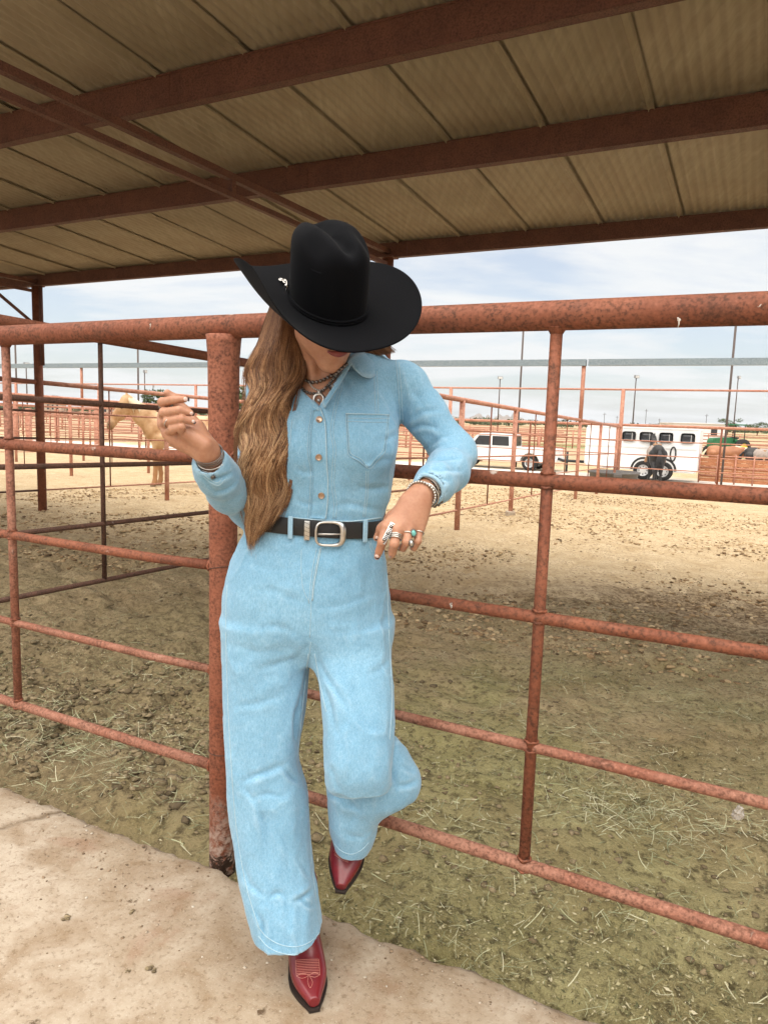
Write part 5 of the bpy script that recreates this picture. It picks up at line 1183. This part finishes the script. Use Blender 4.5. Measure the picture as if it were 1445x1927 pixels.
# ------------------------------------------------------------------ vehicles, trough
M['white'] = plain('white_paint', (.78, .78, .77), .35, 0, .5, .03, 3); M['tyre'] = plain('tyre_rubber', (.022, .021, .020), .85); M['rim'] = plain('painted_rim', (.66, .66, .65), .4, .3)
M['glass'] = plain('dark_glass', (.030, .035, .042), .12, 0, .6, .1); M['black'] = plain('black_trim', (.02, .02, .02), .5); M['red_lens'] = plain('red_lens', (.45, .02, .02), .3)
def wheel(parent, c_, r, w_, axis='Y', spokes=8):
    Rm = Matrix.Rotation(-pi / 2, 3, 'X'); t = MB().lathe([(r * .60, -w_ / 2), (r * .88, -w_ / 2), (r, -w_ * .34), (r, w_ * .34), (r * .88, w_ / 2), (r * .60, w_ / 2)], 28, c_, Rm, False); e = t.obj('wheel', M['tyre'], parent, True); sharp(e)
    MB().lathe([(.001, -w_ * .42), (r * .26, -w_ * .42), (r * .56, -w_ * .28), (r * .63, -w_ * .5), (r * .63, w_ * .5), (r * .5, w_ * .3)], 24, c_, Rm, False).obj('rim', M['rim'], e, True)
    for i in range(spokes):
        a = 2 * pi * i / spokes; MB().box((c_[0] + cos(a) * r * .40, c_[1] - w_ * .40, c_[2] + sin(a) * r * .40), (r * .10, .02, r * .10)).obj('rim_hole', M['black'], e)
    return e
# pickup: x forward (towards photo left), near side is -y
tk_n = 32.6; u_rear = -9.35
truck = empty('pickup_truck', W(u_rear, tk_n + .95, hz(tk_n)), pi - AZ, label='white crew cab pickup truck parked beyond the pens, half hidden by her elbow', cat='truck'); truck.scale = (.92, .92, .88)
def prof(poly, y0, y1, name, m, parent, bev=.03):
    bm = bmesh.new(); vs = [bm.verts.new((x, y0, z)) for x, z in poly]; f = bm.faces.new(vs); r = bmesh.ops.extrude_face_region(bm, geom=[f]); bmesh.ops.translate(bm, vec=(0, y1 - y0, 0), verts=[v for v in r['geom'] if isinstance(v, bmesh.types.BMVert)])
    bmesh.ops.recalc_face_normals(bm, faces=bm.faces[:])
    if bev: bmesh.ops.bevel(bm, geom=bm.edges[:], offset=bev, segments=2, affect='EDGES')
    me = bpy.data.meshes.new(name); bm.to_mesh(me); bm.free(); o = link(name, me, m, parent, smooth=True); sharp(o, 35); return o
arch = lambda cx, r, n_=9: [(cx + r * cos(t), .42 + r * sin(t)) for t in np.linspace(pi, 0, n_)]
lower = [(-1.22, .52)] + arch(0, .50) + arch(3.65, .50) + [(4.58, .50), (4.62, .85), (4.50, 1.08), (3.35, 1.16), (-1.22, 1.16)]
prof(lower, -.97, .97, 'body', M['white'], truck)
cabp = [(.95, 1.14), (1.00, 1.82), (1.25, 1.88), (2.55, 1.88), (2.80, 1.84), (3.42, 1.18), (3.42, 1.14)]
cab = prof(cabp, -.86, .86, 'cab', M['white'], truck, .05)
for x0, x1, x2, x3 in ((1.12, 2.02, 2.02, 1.16), (2.12, 3.10, 2.74, 2.12)):
    for s in (-1, 1): MB().prism([(x0, 1.24), (x1, 1.24), (x2, 1.74), (x3, 1.74)], .03, c=(0, s * .862, 0)).obj('window', M['glass'], cab)
MB().prism([(0, 0), (1.5, 0), (1.4, .55), (.1, .55)], .03, Matrix.Rotation(pi / 2, 3, 'Z'), (.97, -.75, 1.22)).obj('window', M['glass'], cab)
for cx in (0, 3.65):
    for s in (-1, 1): wheel(truck, (cx, s * .84, .40), .40, .26)
MB().tube([Vector((.55 * cos(t), -.985, .42 + .55 * sin(t))) for t in np.linspace(-.1, pi + .1, 15)], .035, 6).obj('fender_flare', M['black'], truck, True)
MB().box((-1.30, 0, .60), (.16, 1.8, .18), bev=.03).obj('bumper', M['rim'], truck); MB().box((1.8, -.96, .46), (2.5, .06, .12), bev=.02).obj('running_board', M['black'], truck)
for s in (-1, 1): MB().box((-1.20, s * .92, 1.0), (.06, .08, .24), bev=.01).obj('tail_light', M['red_lens'], truck); MB().box((3.0, s * 1.06, 1.28), (.10, .18, .22), bev=.03).obj('wing_mirror', M['black'], truck)
for x in (1.06, 2.07, 3.14): MB().box((x, -.972, .98), (.014, .012, .62)).obj('door_gap', M['black'], truck)
for x in (1.26, 2.28): MB().box((x, -.985, 1.05), (.17, .03, .035), bev=.008).obj('door_handle', M['black'], truck)
# stock trailer: x along u, near side -y
tr_n = 30.9
def u_at(px, py, n): d = ray(px, py); t = n / d.dot(NX); return (CP + d * t).dot(UX)
u0, u1 = u_at(1100, 850, tr_n), u_at(1314, 850, tr_n); Lt = u1 - u0
trl = empty('horse_trailer', W((u0 + u1) / 2, tr_n + 1.0, hz(tr_n)), -AZ, label='white horse trailer with four dark windows parked beyond the pens', cat='trailer')
side = [(-Lt / 2, .50), (-Lt / 2, 2.10), (-Lt / 2 + .16, 2.24), (Lt / 2 - .12, 2.24), (Lt / 2, 2.14), (Lt / 2, .42), (Lt / 2 - .1, .36), (-Lt / 2 + .8, .40)]
prof(side, -1.0, 1.0, 'body', M['white'], trl, .05)
for px in (1183, 1216, 1253, 1294):
    ux = u_at(px, 830, tr_n) - (u0 + u1) / 2; wdw = MB().box((ux, -1.006, 1.74), (.52, .03, .40), bev=.10).obj('window', M['black'], trl); MB().box((ux, -1.02, 1.74), (.44, .02, .32), bev=.08).obj('pane', M['glass'], wdw); MB().box((ux + .12, -1.032, 1.74), (.02, .008, .32)).obj('pane_divider', M['rim'], wdw)
for px in (1210, 1247):
    ux = u_at(px, 885, tr_n) - (u0 + u1) / 2; wheel(trl, (ux, -.98, .39), .385, .22)
    MB().tube([Vector((ux + .47 * cos(t), -.98, .42 + .47 * sin(t))) for t in np.linspace(.0, pi, 13)], .05, 6).obj('fender', M['black'], trl, True)
MB().box((0, -1.012, 1.30), (Lt - .1, .02, .05)).obj('rub_rail', M['rim'], trl); MB().box((0, -1.012, 2.08), (Lt - .1, .02, .04)).obj('rub_rail', M['rim'], trl)
ux = u_at(1267, 848, tr_n) - (u0 + u1) / 2
MB().tube([Vector((ux + .10 * cos(t), -1.03, 1.10 + .28 * sin(t))) for t in np.linspace(0, 2 * pi, 19)], .03, 6).obj('coiled_rope', M['black'], trl, True)
MB().tube([Vector((-Lt / 2, 0, .55)), Vector((-Lt / 2 - 1.1, 0, .55)), Vector((-Lt / 2 - 1.35, 0, .62))], .06, 8).obj('tow_bar', M['black'], trl, True)
MB().tube([Vector((-Lt / 2 - .95, 0, .05)), Vector((-Lt / 2 - .95, 0, .95))], .05, 8).obj('jack', M['black'], trl, True)
# plastic stock tank in the corner
M['tank'] = plain('grey_plastic', (.135, .125, .118), .6, 0, .3, .2, 12)
tank = empty('water_trough', W(-3.80, 22.35, hz(22.35)), -AZ, label='dark grey round stock tank in the corner of the divider fence', cat='trough')
MB().lathe([(.60, 0), (.66, .10), (.70, .50), (.755, .53), (.755, .585), (.70, .585), (.66, .30), (.01, .28)], 40).obj('tank', M['tank'], tank, True)
MB().box((.25, -.77, .50), (.24, .05, .10), bev=.02).obj('drain_boss', M['tank'], tank)
# rust coloured board panels to the right of the trailer
pn_ = 31.8; up0, up1 = u_at(1316, 880, pn_), u_at(1490, 880, pn_)
pf = empty('panel_fence', W((up0 + up1) / 2, pn_, hz(pn_)), -AZ, label='rust orange board panel fence right of the trailer', cat='fence'); Lp = up1 - up0
M['orange'] = rust_mat('orange_boards', (.42, .165, .075), (.25, .095, .05), (.52, .24, .12), .3, .6)
for i in range(6): MB().box((0, 0, .14 + i * .158), (Lp, .03, .145)).obj('board', M['orange'], pf)
for i in range(6): MB().tube([Vector((-Lp / 2 + Lp * i / 5, -.05, 0)), Vector((-Lp / 2 + Lp * i / 5, -.05, 1.16))], .03, 8).obj('post', M['far_rail'], pf, True)
for z in (.32, .64, 1.10): MB().tube([Vector((-Lp / 2, -.06, z)), Vector((Lp / 2, -.06, z))], .024, 8).obj('rail', M['far_rail'], pf, True)
# tractor far behind
M['green'] = plain('green_paint', (.035, .16, .07), .4, 0, .5, .15); M['yellow'] = plain('yellow_paint', (.72, .50, .05), .45)
d = ray(1372, 858); Pt = CP + d * (58 / d.y); Pt.z = -.88
tra = empty('tractor', Pt, pi + radians(18), label='green tractor with yellow wheels far beyond the panels', cat='tractor')
prof([(-.6, .8), (-.6, 1.35), (.3, 1.55), (1.9, 1.45), (2.05, 1.25), (2.05, .75), (1.0, .65)], -.35, .35, 'bonnet', M['green'], tra, .05); MB().box((-.5, 0, 1.2), (.9, 1.3, .25), bev=.08).obj('mudguard', M['green'], tra)
MB().box((-.35, 0, 1.5), (.45, .5, .15), bev=.04).obj('seat', M['black'], tra); MB().box((-.35, 0, 2.55), (1.2, 1.1, .10), bev=.03).obj('canopy', M['green'], tra)
for x, y in ((-.85, -.5), (-.85, .5), (.15, -.5), (.15, .5)): MB().tube([Vector((x, y, 1.2)), Vector((x, y, 2.52))], .035, 6).obj('canopy_post', M['black'], tra, True)
for cx, r, yy in ((-.5, .72, .75), (1.5, .42, .7)):
    for s in (-1, 1):
        Rm = Matrix.Rotation(pi / 2, 3, 'X'); e = MB().lathe([(r * .55, -.18), (r, -.14), (r, .14), (r * .55, .18)], 20, (cx, s * yy, r), Rm, False).obj('wheel', M['tyre'], tra, True); MB().lathe([(.05, -.19), (r * .56, -.15), (r * .56, .15), (.05, .19)], 18, (cx, s * yy, r), Rm).obj('rim', M['yellow'], e, True)

# ------------------------------------------------------------------ poles, far pens, buildings, trees, hills
M['pole'] = plain('dark_steel_pole', (.085, .062, .052), .6); M['lamp'] = plain('lamp_housing', (.25, .26, .27), .5)
for px, py0, py1, dist, nm in ((1386, 902, 596, 28.0, 'thin steel pole standing beside the panel fence at far right'), (986, 838, 600, 36, 'thin steel pole standing behind the pickup bed'), (259, 802, 628, 36, 'thin steel pole rising above the palomino horse'), (28, 800, 632, 36, 'thin steel pole at the far left of the pens')):
    a = CP + ray(px, py1) * (dist / ray(px, py1).y); z0 = -.9; p = MB().tube([Vector((0, 0, z0)), Vector((0, 0, a.z))], .045, 8)
    tag(p.obj('steel_pole', M['pole'], None, True, loc=(a.x, a.y, 0)), nm, 'pole', 'thin steel poles beyond the pens')
for i, (px, py, dist, nm) in enumerate(((941, 712, 110, 'floodlight pole left of the fence upright'), (1197, 710, 105, 'floodlight pole above the middle of the trailer'), (1389, 711, 112, 'floodlight pole at the far right'), (49, 686, 100, 'floodlight pole at far left above the cattle'), (272, 700, 105, 'floodlight pole above the palomino'), (288, 728, 150, 'shorter looking distant floodlight pole above the palomino'))):
    a = CP + ray(px, py) * (dist / ray(px, py).y); e = empty('floodlight_pole', (a.x, a.y, -.9), radians(20 * i), label=nm, cat='light pole', group='floodlight poles')
    MB().tube([Vector((0, 0, 0)), Vector((0, 0, a.z + .9))], [.11, .07], 8).obj('pole', M['pole'], e, True)
    MB().box((0, -.1, a.z + 1.0), (.75, .30, .42), bev=.05).obj('lamp_head', M['lamp'], e); MB().box((0, -.27, a.z + .98), (.6, .03, .3)).obj('lens', M['rim'], e)
for i, (px, h_) in enumerate(((1092, 9), (1136, 10), (1160, 9), (1214, 13), (1240, 8), (1328, 11), (1432, 8))):
    dist = 420 + (i * 61 % 130); a = CP + ray(px, 800) * (dist / ray(px, 800).y); e = empty('power_pole', (a.x, a.y, -.9), .3, label='tiny power pole on the horizon, %s from the left' % ORD[i], cat='power pole', group='power poles on the horizon')
    MB().tube([Vector((0, 0, 0)), Vector((0, 0, h_))], .15, 5).obj('pole', M['pole'], e); MB().box((0, 0, h_ - 1), (2.4, .15, .18)).obj('cross_arm', M['pole'], e)
# far pens at left: rows of pipe fence with stout posts
def far_row(n, ua, ub, lab, h_=1.5):
    e = empty('far_pen_fence', W((ua + ub) / 2, n, -.88), -AZ, label=lab, cat='fence', group='rows of pipe fence in the far pens'); Lf = ub - ua
    for k in range(5): MB().tube([Vector((-Lf / 2, 0, .25 + k * h_ / 4.4)), Vector((Lf / 2, 0, .25 + k * h_ / 4.4))], .045, 6).obj('rail', M['far_rail'], e, True)
    for i in range(int(Lf / 3.2) + 1): MB().tube([Vector((-Lf / 2 + 3.2 * i, 0, 0)), Vector((-Lf / 2 + 3.2 * i, 0, h_ + .1))], .07, 6).obj('post', M['far_rail'], e, True)
far_row(38, -52, -9, 'nearest row of orange pipe fence in the far pens'); far_row(50, -72, -12, 'second row of orange pipe fence in the far pens'); far_row(66, -95, 28, 'third row of orange pipe fence in the far pens'); far_row(90, -130, 40, 'farthest row of orange pipe fence in the far pens')
for px, py, w_, nm in ((30, 828, .19, 'stout orange gate post at the far left edge'), (55, 838, .15, 'stout orange post beside the shed column'), (108, 831, .13, 'stout orange post between the column and the dark upright'), (187, 838, .24, 'stout orange gate post behind the palomino head')):
    d = ray(px, py); t = (-.88 - CAM_H) / d.z; Pq = CP + d * t; tag(MB().box((0, 0, 1.05), (w_ * 2, w_ * 1.6, 2.1), bev=.04).obj('gate_post', M['far_rail'], None, loc=(Pq.x, Pq.y, -.88)), nm, 'post', 'stout posts of the far pens')
M['dark_roof'] = plain('brown_shingle', (.14, .095, .075), .9); M['tanwall'] = plain('tan_wall', (.42, .34, .27), .9)
def house(px, dist, w_, hgt, rf, lab, wallm, roofm):
    a = CP + ray(px, 800) * (dist / ray(px, 800).y); e = empty('farm_building', (a.x, a.y, -.9), 0, label=lab, cat='building')
    MB().box((0, 0, hgt / 2), (w_, w_ * .7, hgt)).obj('wall', wallm, e); MB().prism([(-w_ * .58, hgt), (w_ * .58, hgt), (0, hgt + rf)], w_ * .8).obj('roof', roofm, e)
    for i in (-1, 0, 1): MB().box((i * w_ * .28, -w_ * .352, hgt * .55), (w_ * .12, .04, hgt * .4)).obj('window', M['glass'], e)
house(105, 240, 5.5, 4.0, 2.0, 'brown roofed farm building far behind the shed column', M['tanwall'], M['dark_roof']); house(212, 250, 6, 3.3, 1.8, 'brown roofed farm building far behind the palomino head', M['tanwall'], M['dark_roof'])
house(1232, 330, 8.5, 3.0, .5, 'small white building on the horizon above the trailer', M['white'], M['lamp']); house(1302, 120, 8.5, 2.9, .12, 'long white flat roofed building behind the trailer', M['white'], M['white'])
M['leaf'] = plain('dusty_leaf', (.085, .115, .050), .8, 0, .2, .5, 6); M['leaf2'] = plain('far_leaf', (.110, .130, .075), .85, 0, .2, .5, .3); M['bark'] = plain('bark', (.12, .085, .06), .9)
def leafcloud(cs, n_, size, rng):
    v, f = [], []
    for i in range(n_):
        c_, r = cs[rng.integers(len(cs))]; d = rng.normal(size=3); d /= np.linalg.norm(d); p = np.array(c_) + d * np.array(r) * rng.uniform(.55, 1.0); a = rng.normal(size=3); a /= np.linalg.norm(a); b_ = np.cross(a, d); b_ /= np.linalg.norm(b_) + 1e-9; s = size * rng.uniform(.6, 1.4)
        k = len(v); v += [p - a * s, p + b_ * s * .6, p + a * s, p - b_ * s * .6]; f.append((k, k + 1, k + 2, k + 3))
    return pymesh('crown', np.array(v), np.array(f))
rg = np.random.default_rng(5)
def tree(px, dist, h_, w_, lab):
    a = CP + ray(px, 780) * (dist / ray(px, 780).y); e = empty('tree', (a.x, a.y, -.9), 0, label=lab, cat='tree')
    MB().tube([Vector((0, 0, 0)), Vector((.1, 0, h_ * .3)), Vector((.0, .1, h_ * .7))], [.22, .16, .05], 8).obj('trunk', M['bark'], e, True)
    for i in range(4): q = 2 * pi * i / 4; MB().tube([Vector((.05, 0, h_ * .3)), Vector((cos(q) * w_ * .3, sin(q) * w_ * .3, h_ * .62))], [.09, .03], 6).obj('limb', M['bark'], e, True)
    cs = [((rg.uniform(-.5, .5) * w_, rg.uniform(-.5, .5) * w_, h_ * rg.uniform(.45, .88)), (w_ * .26, w_ * .26, h_ * .13)) for _ in range(12)]
    link('crown', leafcloud(cs, 1300, .16, rg), M['leaf'], e)
tree(447, 72, 5.3, 3.6, 'pale green desert tree right of the post'); tree(296, 95, 5.2, 3.4, 'desert tree behind her raised hand')
tree(1372, 240, 5.8, 6.0, 'round tree on the horizon above the tractor'); tree(1428, 250, 5.0, 6.5, 'wide tree on the horizon at the far right')
cs = []
for i in range(420):
    px = rg.uniform(-60, 1510); dist = rg.uniform(330, 620); a = CP + ray(px, 795) * (dist / ray(px, 795).y); hh = rg.uniform(1.2, 3.6) * (1.2 if px > 850 else .8); cs.append(((a.x, a.y, -.9 + hh * .5), (rg.uniform(2, 6), 2.5, hh * .6)))
link('treeline', leafcloud(cs, 15000, .85, rg), M['leaf2'], label='far line of desert trees and scrub on the horizon', cat='treeline', kind='stuff')
# hills
b = NB('desert_rock'); b.set(Base_Color=b.mix(b.noise(.002, 5), (.20, .165, .14), (.27, .22, .18)), Roughness=1); M['rock'] = b.m
def hills(px0, px1, dist, hmax, seed, lab):
    v, f = [], []; m = 70; rows_ = 9
    for i in range(m + 1):
        px = px0 + (px1 - px0) * i / m; t = i / m; env = sin(pi * t) ** .8; rid = hmax * env * (.55 + .45 * float(fbm(i * .14, seed, oct=4, seed=seed)))
        for j in range(rows_ + 1):
            s = j / rows_; d = ray(px, 800); dd = dist * (1 + .22 * s); a = CP + d * (dd / d.y); v.append((a.x, a.y, -20 + (rid + 20) * sin(pi * min(s * .95, 1) * .55) * (1 + .12 * float(fbm(i * .4, j * .5, oct=2, seed=seed + 3)))))
    for i in range(m):
        for j in range(rows_): k = i * (rows_ + 1) + j; f.append((k, k + rows_ + 1, k + rows_ + 2, k + 1))
    link('hills', pymesh('hills', v, f, True), M['rock'], kind='structure')
hills(868, 1010, 9000, 165, 3, ''); hills(700, 905, 11000, 120, 8, ''); hills(1010, 1180, 12500, 90, 12, '')
# ------------------------------------------------------------------ loose stuff on the ground
def to_un(v): v = np.asarray(v); return np.stack([v[:, 0] * UX.x + v[:, 1] * NX.x, v[:, 0] * UX.y + v[:, 1] * NX.y, v[:, 2]], -1)
gi = lambda u, n: np.array([soil_h(a, b_) for a, b_ in zip(u, n)])
def straws(name, u, n, L_, w_, m, z0=.006, tiltz=.25, rng=RNG, label=None):
    k = len(u); th = rng.uniform(0, 2 * pi, k); dx, dy = np.cos(th), np.sin(th); bend = rng.normal(0, .13, k); z = gi(u, n) + z0 + rng.uniform(0, .012, k); tz = np.abs(rng.normal(0, tiltz, k)); V_ = []; F_ = []
    pts = []
    for t in (-.5, -.17, .17, .5):
        a = th + bend * t * 2; x = u + np.cos(a) * L_ * t; y = n + np.sin(a) * L_ * t; pts.append(np.stack([x, y, z + L_ * (t + .5) * tz], -1))
    nx_, ny_ = -np.sin(th), np.cos(th)
    side_ = np.stack([nx_, ny_, rng.normal(0, .5, k)], -1) * (w_ / 2)[:, None]
    G = np.stack([np.stack([p - side_, p + side_], 1) for p in pts], 1)
    i = np.arange(k * 8).reshape(k, 4, 2); F_ = np.stack([i[:, :-1, 0], i[:, :-1, 1], i[:, 1:, 1], i[:, 1:, 0]], -1).reshape(-1, 4)
    o = link(name, pymesh(name, to_un(G.reshape(-1, 3)), F_), m, label=label, cat=name.split('_')[0], kind='stuff'); return o
b = NB('hay'); g_ = b.N.new('ShaderNodeNewGeometry').outputs['Random Per Island']; b.set(Base_Color=b.ramp(g_, [(0, (.16, .16, .075)), (.3, (.30, .31, .17)), (.6, (.45, .45, .27)), (.85, (.62, .58, .40)), (1, (.30, .35, .19))]), Roughness=.75); M['hay'] = b.m
b = NB('leaf_litter'); g_ = b.N.new('ShaderNodeNewGeometry').outputs['Random Per Island']; b.set(Base_Color=b.ramp(g_, [(0, (.085, .085, .035)), (.35, (.19, .175, .08)), (.65, (.32, .28, .14)), (.90, (.44, .39, .23)), (1, (.56, .50, .34))]), Roughness=.85); M['litter'] = b.m
clus = [(1230, 1560, .16, 330), (1160, 1520, .14, 170), (1420, 1590, .2, 190), (760, 1535, .12, 70), (905, 1830, .10, 40), (1300, 1330, .25, 160), (1060, 1300, .22, 120), (1120, 1390, .18, 90), (900, 1580, .2, 90), (150, 1400, .25, 420), (60, 1390, .2, 160), (230, 1480, .16, 120), (330, 1290, .2, 110), (90, 1440, .15, 110), (340, 1420, .12, 70), (1250, 1720, .2, 60), (860, 1330, .3, 90), (1020, 1700, .16, 50), (700, 1750, .1, 30), (300, 1560, .14, 60), (1120, 1500, .2, 110), (960, 1400, .3, 90)]
u_, n_, l_ = [], [], []
for px, py, s, k in clus:
    cu, cn = on_soil(px, py); u_.append(RNG.normal(cu, s, k)); n_.append(RNG.normal(cn, s * .75, k)); l_.append(RNG.uniform(.02, .10, k) * RNG.uniform(.5, 1.1, k))
k = 5200; u_.append(RNG.uniform(-5.5, 1.6, k)); n_.append(1.66 + RNG.power(.7, k) * 4.2); l_.append(RNG.power(.6, k) * .07 + .01)
u_, n_, l_ = map(np.concatenate, (u_, n_, l_)); ok = (n_ > 1.64); u_, n_, l_ = u_[ok], n_[ok], l_[ok]
straws('hay', u_, n_, l_, RNG.uniform(.0009, .0023, len(u_)), M['hay'], label='scattered hay stalks on the pen soil')
k = 150000; u2 = RNG.uniform(-5.2, 1.6, k); n2 = 1.63 + RNG.power(.62, k) * 4.5; dens = fbm(u2 * 1.6, n2 * 1.6, oct=3, seed=77) + .35 * (u2 > -1.4); ok = dens + RNG.normal(0, .3, k) > -.1; u2, n2 = u2[ok], n2[ok]
def flakes(name, u, n, s, m, label, rng=RNG):
    k = len(u); c = np.stack([u, n, gi(u, n) + .003 + rng.uniform(0, .006, k)], -1); a = rng.normal(size=(k, 3)) * np.array([1, 1, .45]); a /= np.linalg.norm(a, axis=1, keepdims=True); b_ = np.cross(a, rng.normal(size=(k, 3)) * .5 + np.array([0, 0, 1])); b_ /= np.linalg.norm(b_, axis=1, keepdims=True); a *= (s * rng.uniform(.7, 1.6, k))[:, None]; b_ *= (s * rng.uniform(.3, .7, k))[:, None]
    G = np.stack([c - a, c + b_, c + a, c - b_], 1); return link(name, pymesh(name, to_un(G.reshape(-1, 3)), np.arange(k * 4).reshape(k, 4)), m, label=label, cat=name, kind='stuff')
flakes('litter', u2, n2, RNG.power(.45, len(u2)) * .0055 + .0018, M['litter'], 'fine trodden leaf litter and chaff on the pen soil')
# clods of trodden manure and soil, thick at left
def lumps(name, u, n, r, m, label, z=0.0, base=None, rng=RNG, sub=1):
    bm = bmesh.new(); bmesh.ops.create_icosphere(bm, subdivisions=sub, radius=1); sv_ = np.array([v.co[:] for v in bm.verts]); sf_ = np.array([[v.index for v in f.verts] for f in bm.faces]); bm.free(); k = len(u)
    sc = r[:, None] * np.stack([rng.uniform(.7, 1.3, k), rng.uniform(.7, 1.3, k), rng.uniform(.30, .62, k)], -1); jit = rng.uniform(.55, 1.35, (k, len(sv_), 1)); V_ = sv_[None] * jit * sc[:, None]; an = rng.uniform(0, 2 * pi, k); ca, sa = np.cos(an)[:, None], np.sin(an)[:, None]
    V_ = np.stack([V_[..., 0] * ca - V_[..., 1] * sa, V_[..., 0] * sa + V_[..., 1] * ca, V_[..., 2]], -1); zz = gi(u, n) if base is None else np.full(k, base); V_ += np.stack([u, n, zz + r * .02 + z], -1)[:, None]
    F_ = (sf_[None] + (np.arange(k) * len(sv_))[:, None, None]).reshape(-1, 3); return link(name, pymesh(name, to_un(V_.reshape(-1, 3)), F_, True), m, label=label, cat=name, kind='stuff')
b = NB('clod'); g_ = b.N.new('ShaderNodeNewGeometry').outputs['Random Per Island']; b.set(Base_Color=b.ramp(g_, [(0, (.11, .08, .044)), (.5, (.20, .15, .082)), (1, (.31, .24, .14))]), Roughness=.95); b.bump(b.noise(90), .6, .01); M['clod'] = b.m
k = 5200; u3 = np.concatenate([RNG.normal(-2.9, .75, 3600), RNG.uniform(-6.5, -1.4, 1600)]); n3 = np.concatenate([1.75 + np.abs(RNG.normal(0, .75, 3600)), RNG.uniform(1.75, 5.5, 1600)]); dn = fbm(u3 * 2.2, n3 * 2.2, oct=2, seed=88); ok = dn > -.15
lumps('clods', u3[ok], n3[ok], (RNG.power(.45, k)[ok] * .020 + .004), M['clod'], 'dark clods of trodden soil along the left of the pen')
k = 3500; u4 = RNG.uniform(-3.4, 2.0, k); n4 = 2.0 + RNG.power(.8, k) * 7.0; ok = fbm(u4 * 1.1 + 4, n4 * 1.1, oct=2, seed=91) > .12
lumps('clods', u4[ok], n4[ok], RNG.uniform(.004, .015, k)[ok], M['clod'], 'small clods scattered over the right of the pen')
k = 60000; u5 = RNG.uniform(-12, 4, k); n5 = 4.6 + RNG.power(.75, k) * 15; dn5 = fbm(u5 * .55 + 1, n5 * .55, oct=3, seed=95); ok = dn5 + RNG.normal(0, .22, k) > .12
b = NB('dry_clod'); g_ = b.N.new('ShaderNodeNewGeometry').outputs['Random Per Island']; b.set(Base_Color=b.ramp(g_, [(0, (.13, .08, .04)), (.35, (.32, .21, .108)), (.75, (.50, .36, .20)), (1, (.60, .46, .28))]), Roughness=.95); M['dryclod'] = b.m
lumps('clods', u5[ok], n5[ok], RNG.power(.36, k)[ok] * .026 + .006, M['dryclod'], 'dry clods over the sunlit part of the pens', sub=1)
# grit, chips and dry leaves on the concrete
b = NB('grit'); g_ = b.N.new('ShaderNodeNewGeometry').outputs['Random Per Island']; b.set(Base_Color=b.ramp(g_, [(0, (.11, .07, .04)), (.4, (.30, .21, .13)), (.85, (.42, .34, .25)), (1, (.60, .54, .45))]), Roughness=.9); M['grit'] = b.m
k = 1500; u6 = RNG.uniform(-2.6, .4, k); n6 = np.where(RNG.random(k) < .45, 1.54 - np.abs(RNG.normal(0, .12, k)), RNG.uniform(.75, 1.54, k))
lumps('grit', u6, n6, RNG.power(.45, k) * .0042 + .0008, M['grit'], 'grit and small chips lying on the concrete', base=0.0)
for px, py, s, lab in ((128, 1728, .011, 'dark dry clump lying on the concrete at left'), (250, 1717, .007, 'small brown clump lying on the concrete left of the leg'), (285, 1825, .011, 'brown dropping on the concrete nearest the camera'), (240, 1830, .005, 'tiny brown clump beside the brown dropping')):
    d = ray(px, py); Pq = CP + d * (-CAM_H / d.z); mb = MB()
    for i in range(7): mb.sphere(Pq + Vector((random.uniform(-s, s), random.uniform(-s, s), s * .2)), s * random.uniform(.3, .6), 7, 5, (1.2, 1, .6))
    tag(mb.obj('clump', M['clod'], None, True), lab, 'clump')
# ------------------------------------------------------------------ thin desert haze round the whole scene
hz_ = MB().box((0, 0, 0), (34000, 34000, 460)).obj('haze', None, None, kind='stuff', loc=(0, 6000, 460 / 2 - 26))
hm = bpy.data.materials.new('thin_haze'); hm.use_nodes = True; hn = hm.node_tree.nodes
for x in list(hn):
    if x.type != 'OUTPUT_MATERIAL': hn.remove(x)
pv = hn.new('ShaderNodeVolumePrincipled'); pv.inputs['Color'].default_value = (.93, .96, 1.0, 1); pv.inputs['Density'].default_value = 3e-5; pv.inputs['Anisotropy'].default_value = .3
hm.node_tree.links.new(pv.outputs[0], [x for x in hn if x.type == 'OUTPUT_MATERIAL'][0].inputs['Volume']); hz_.data.materials.append(hm)
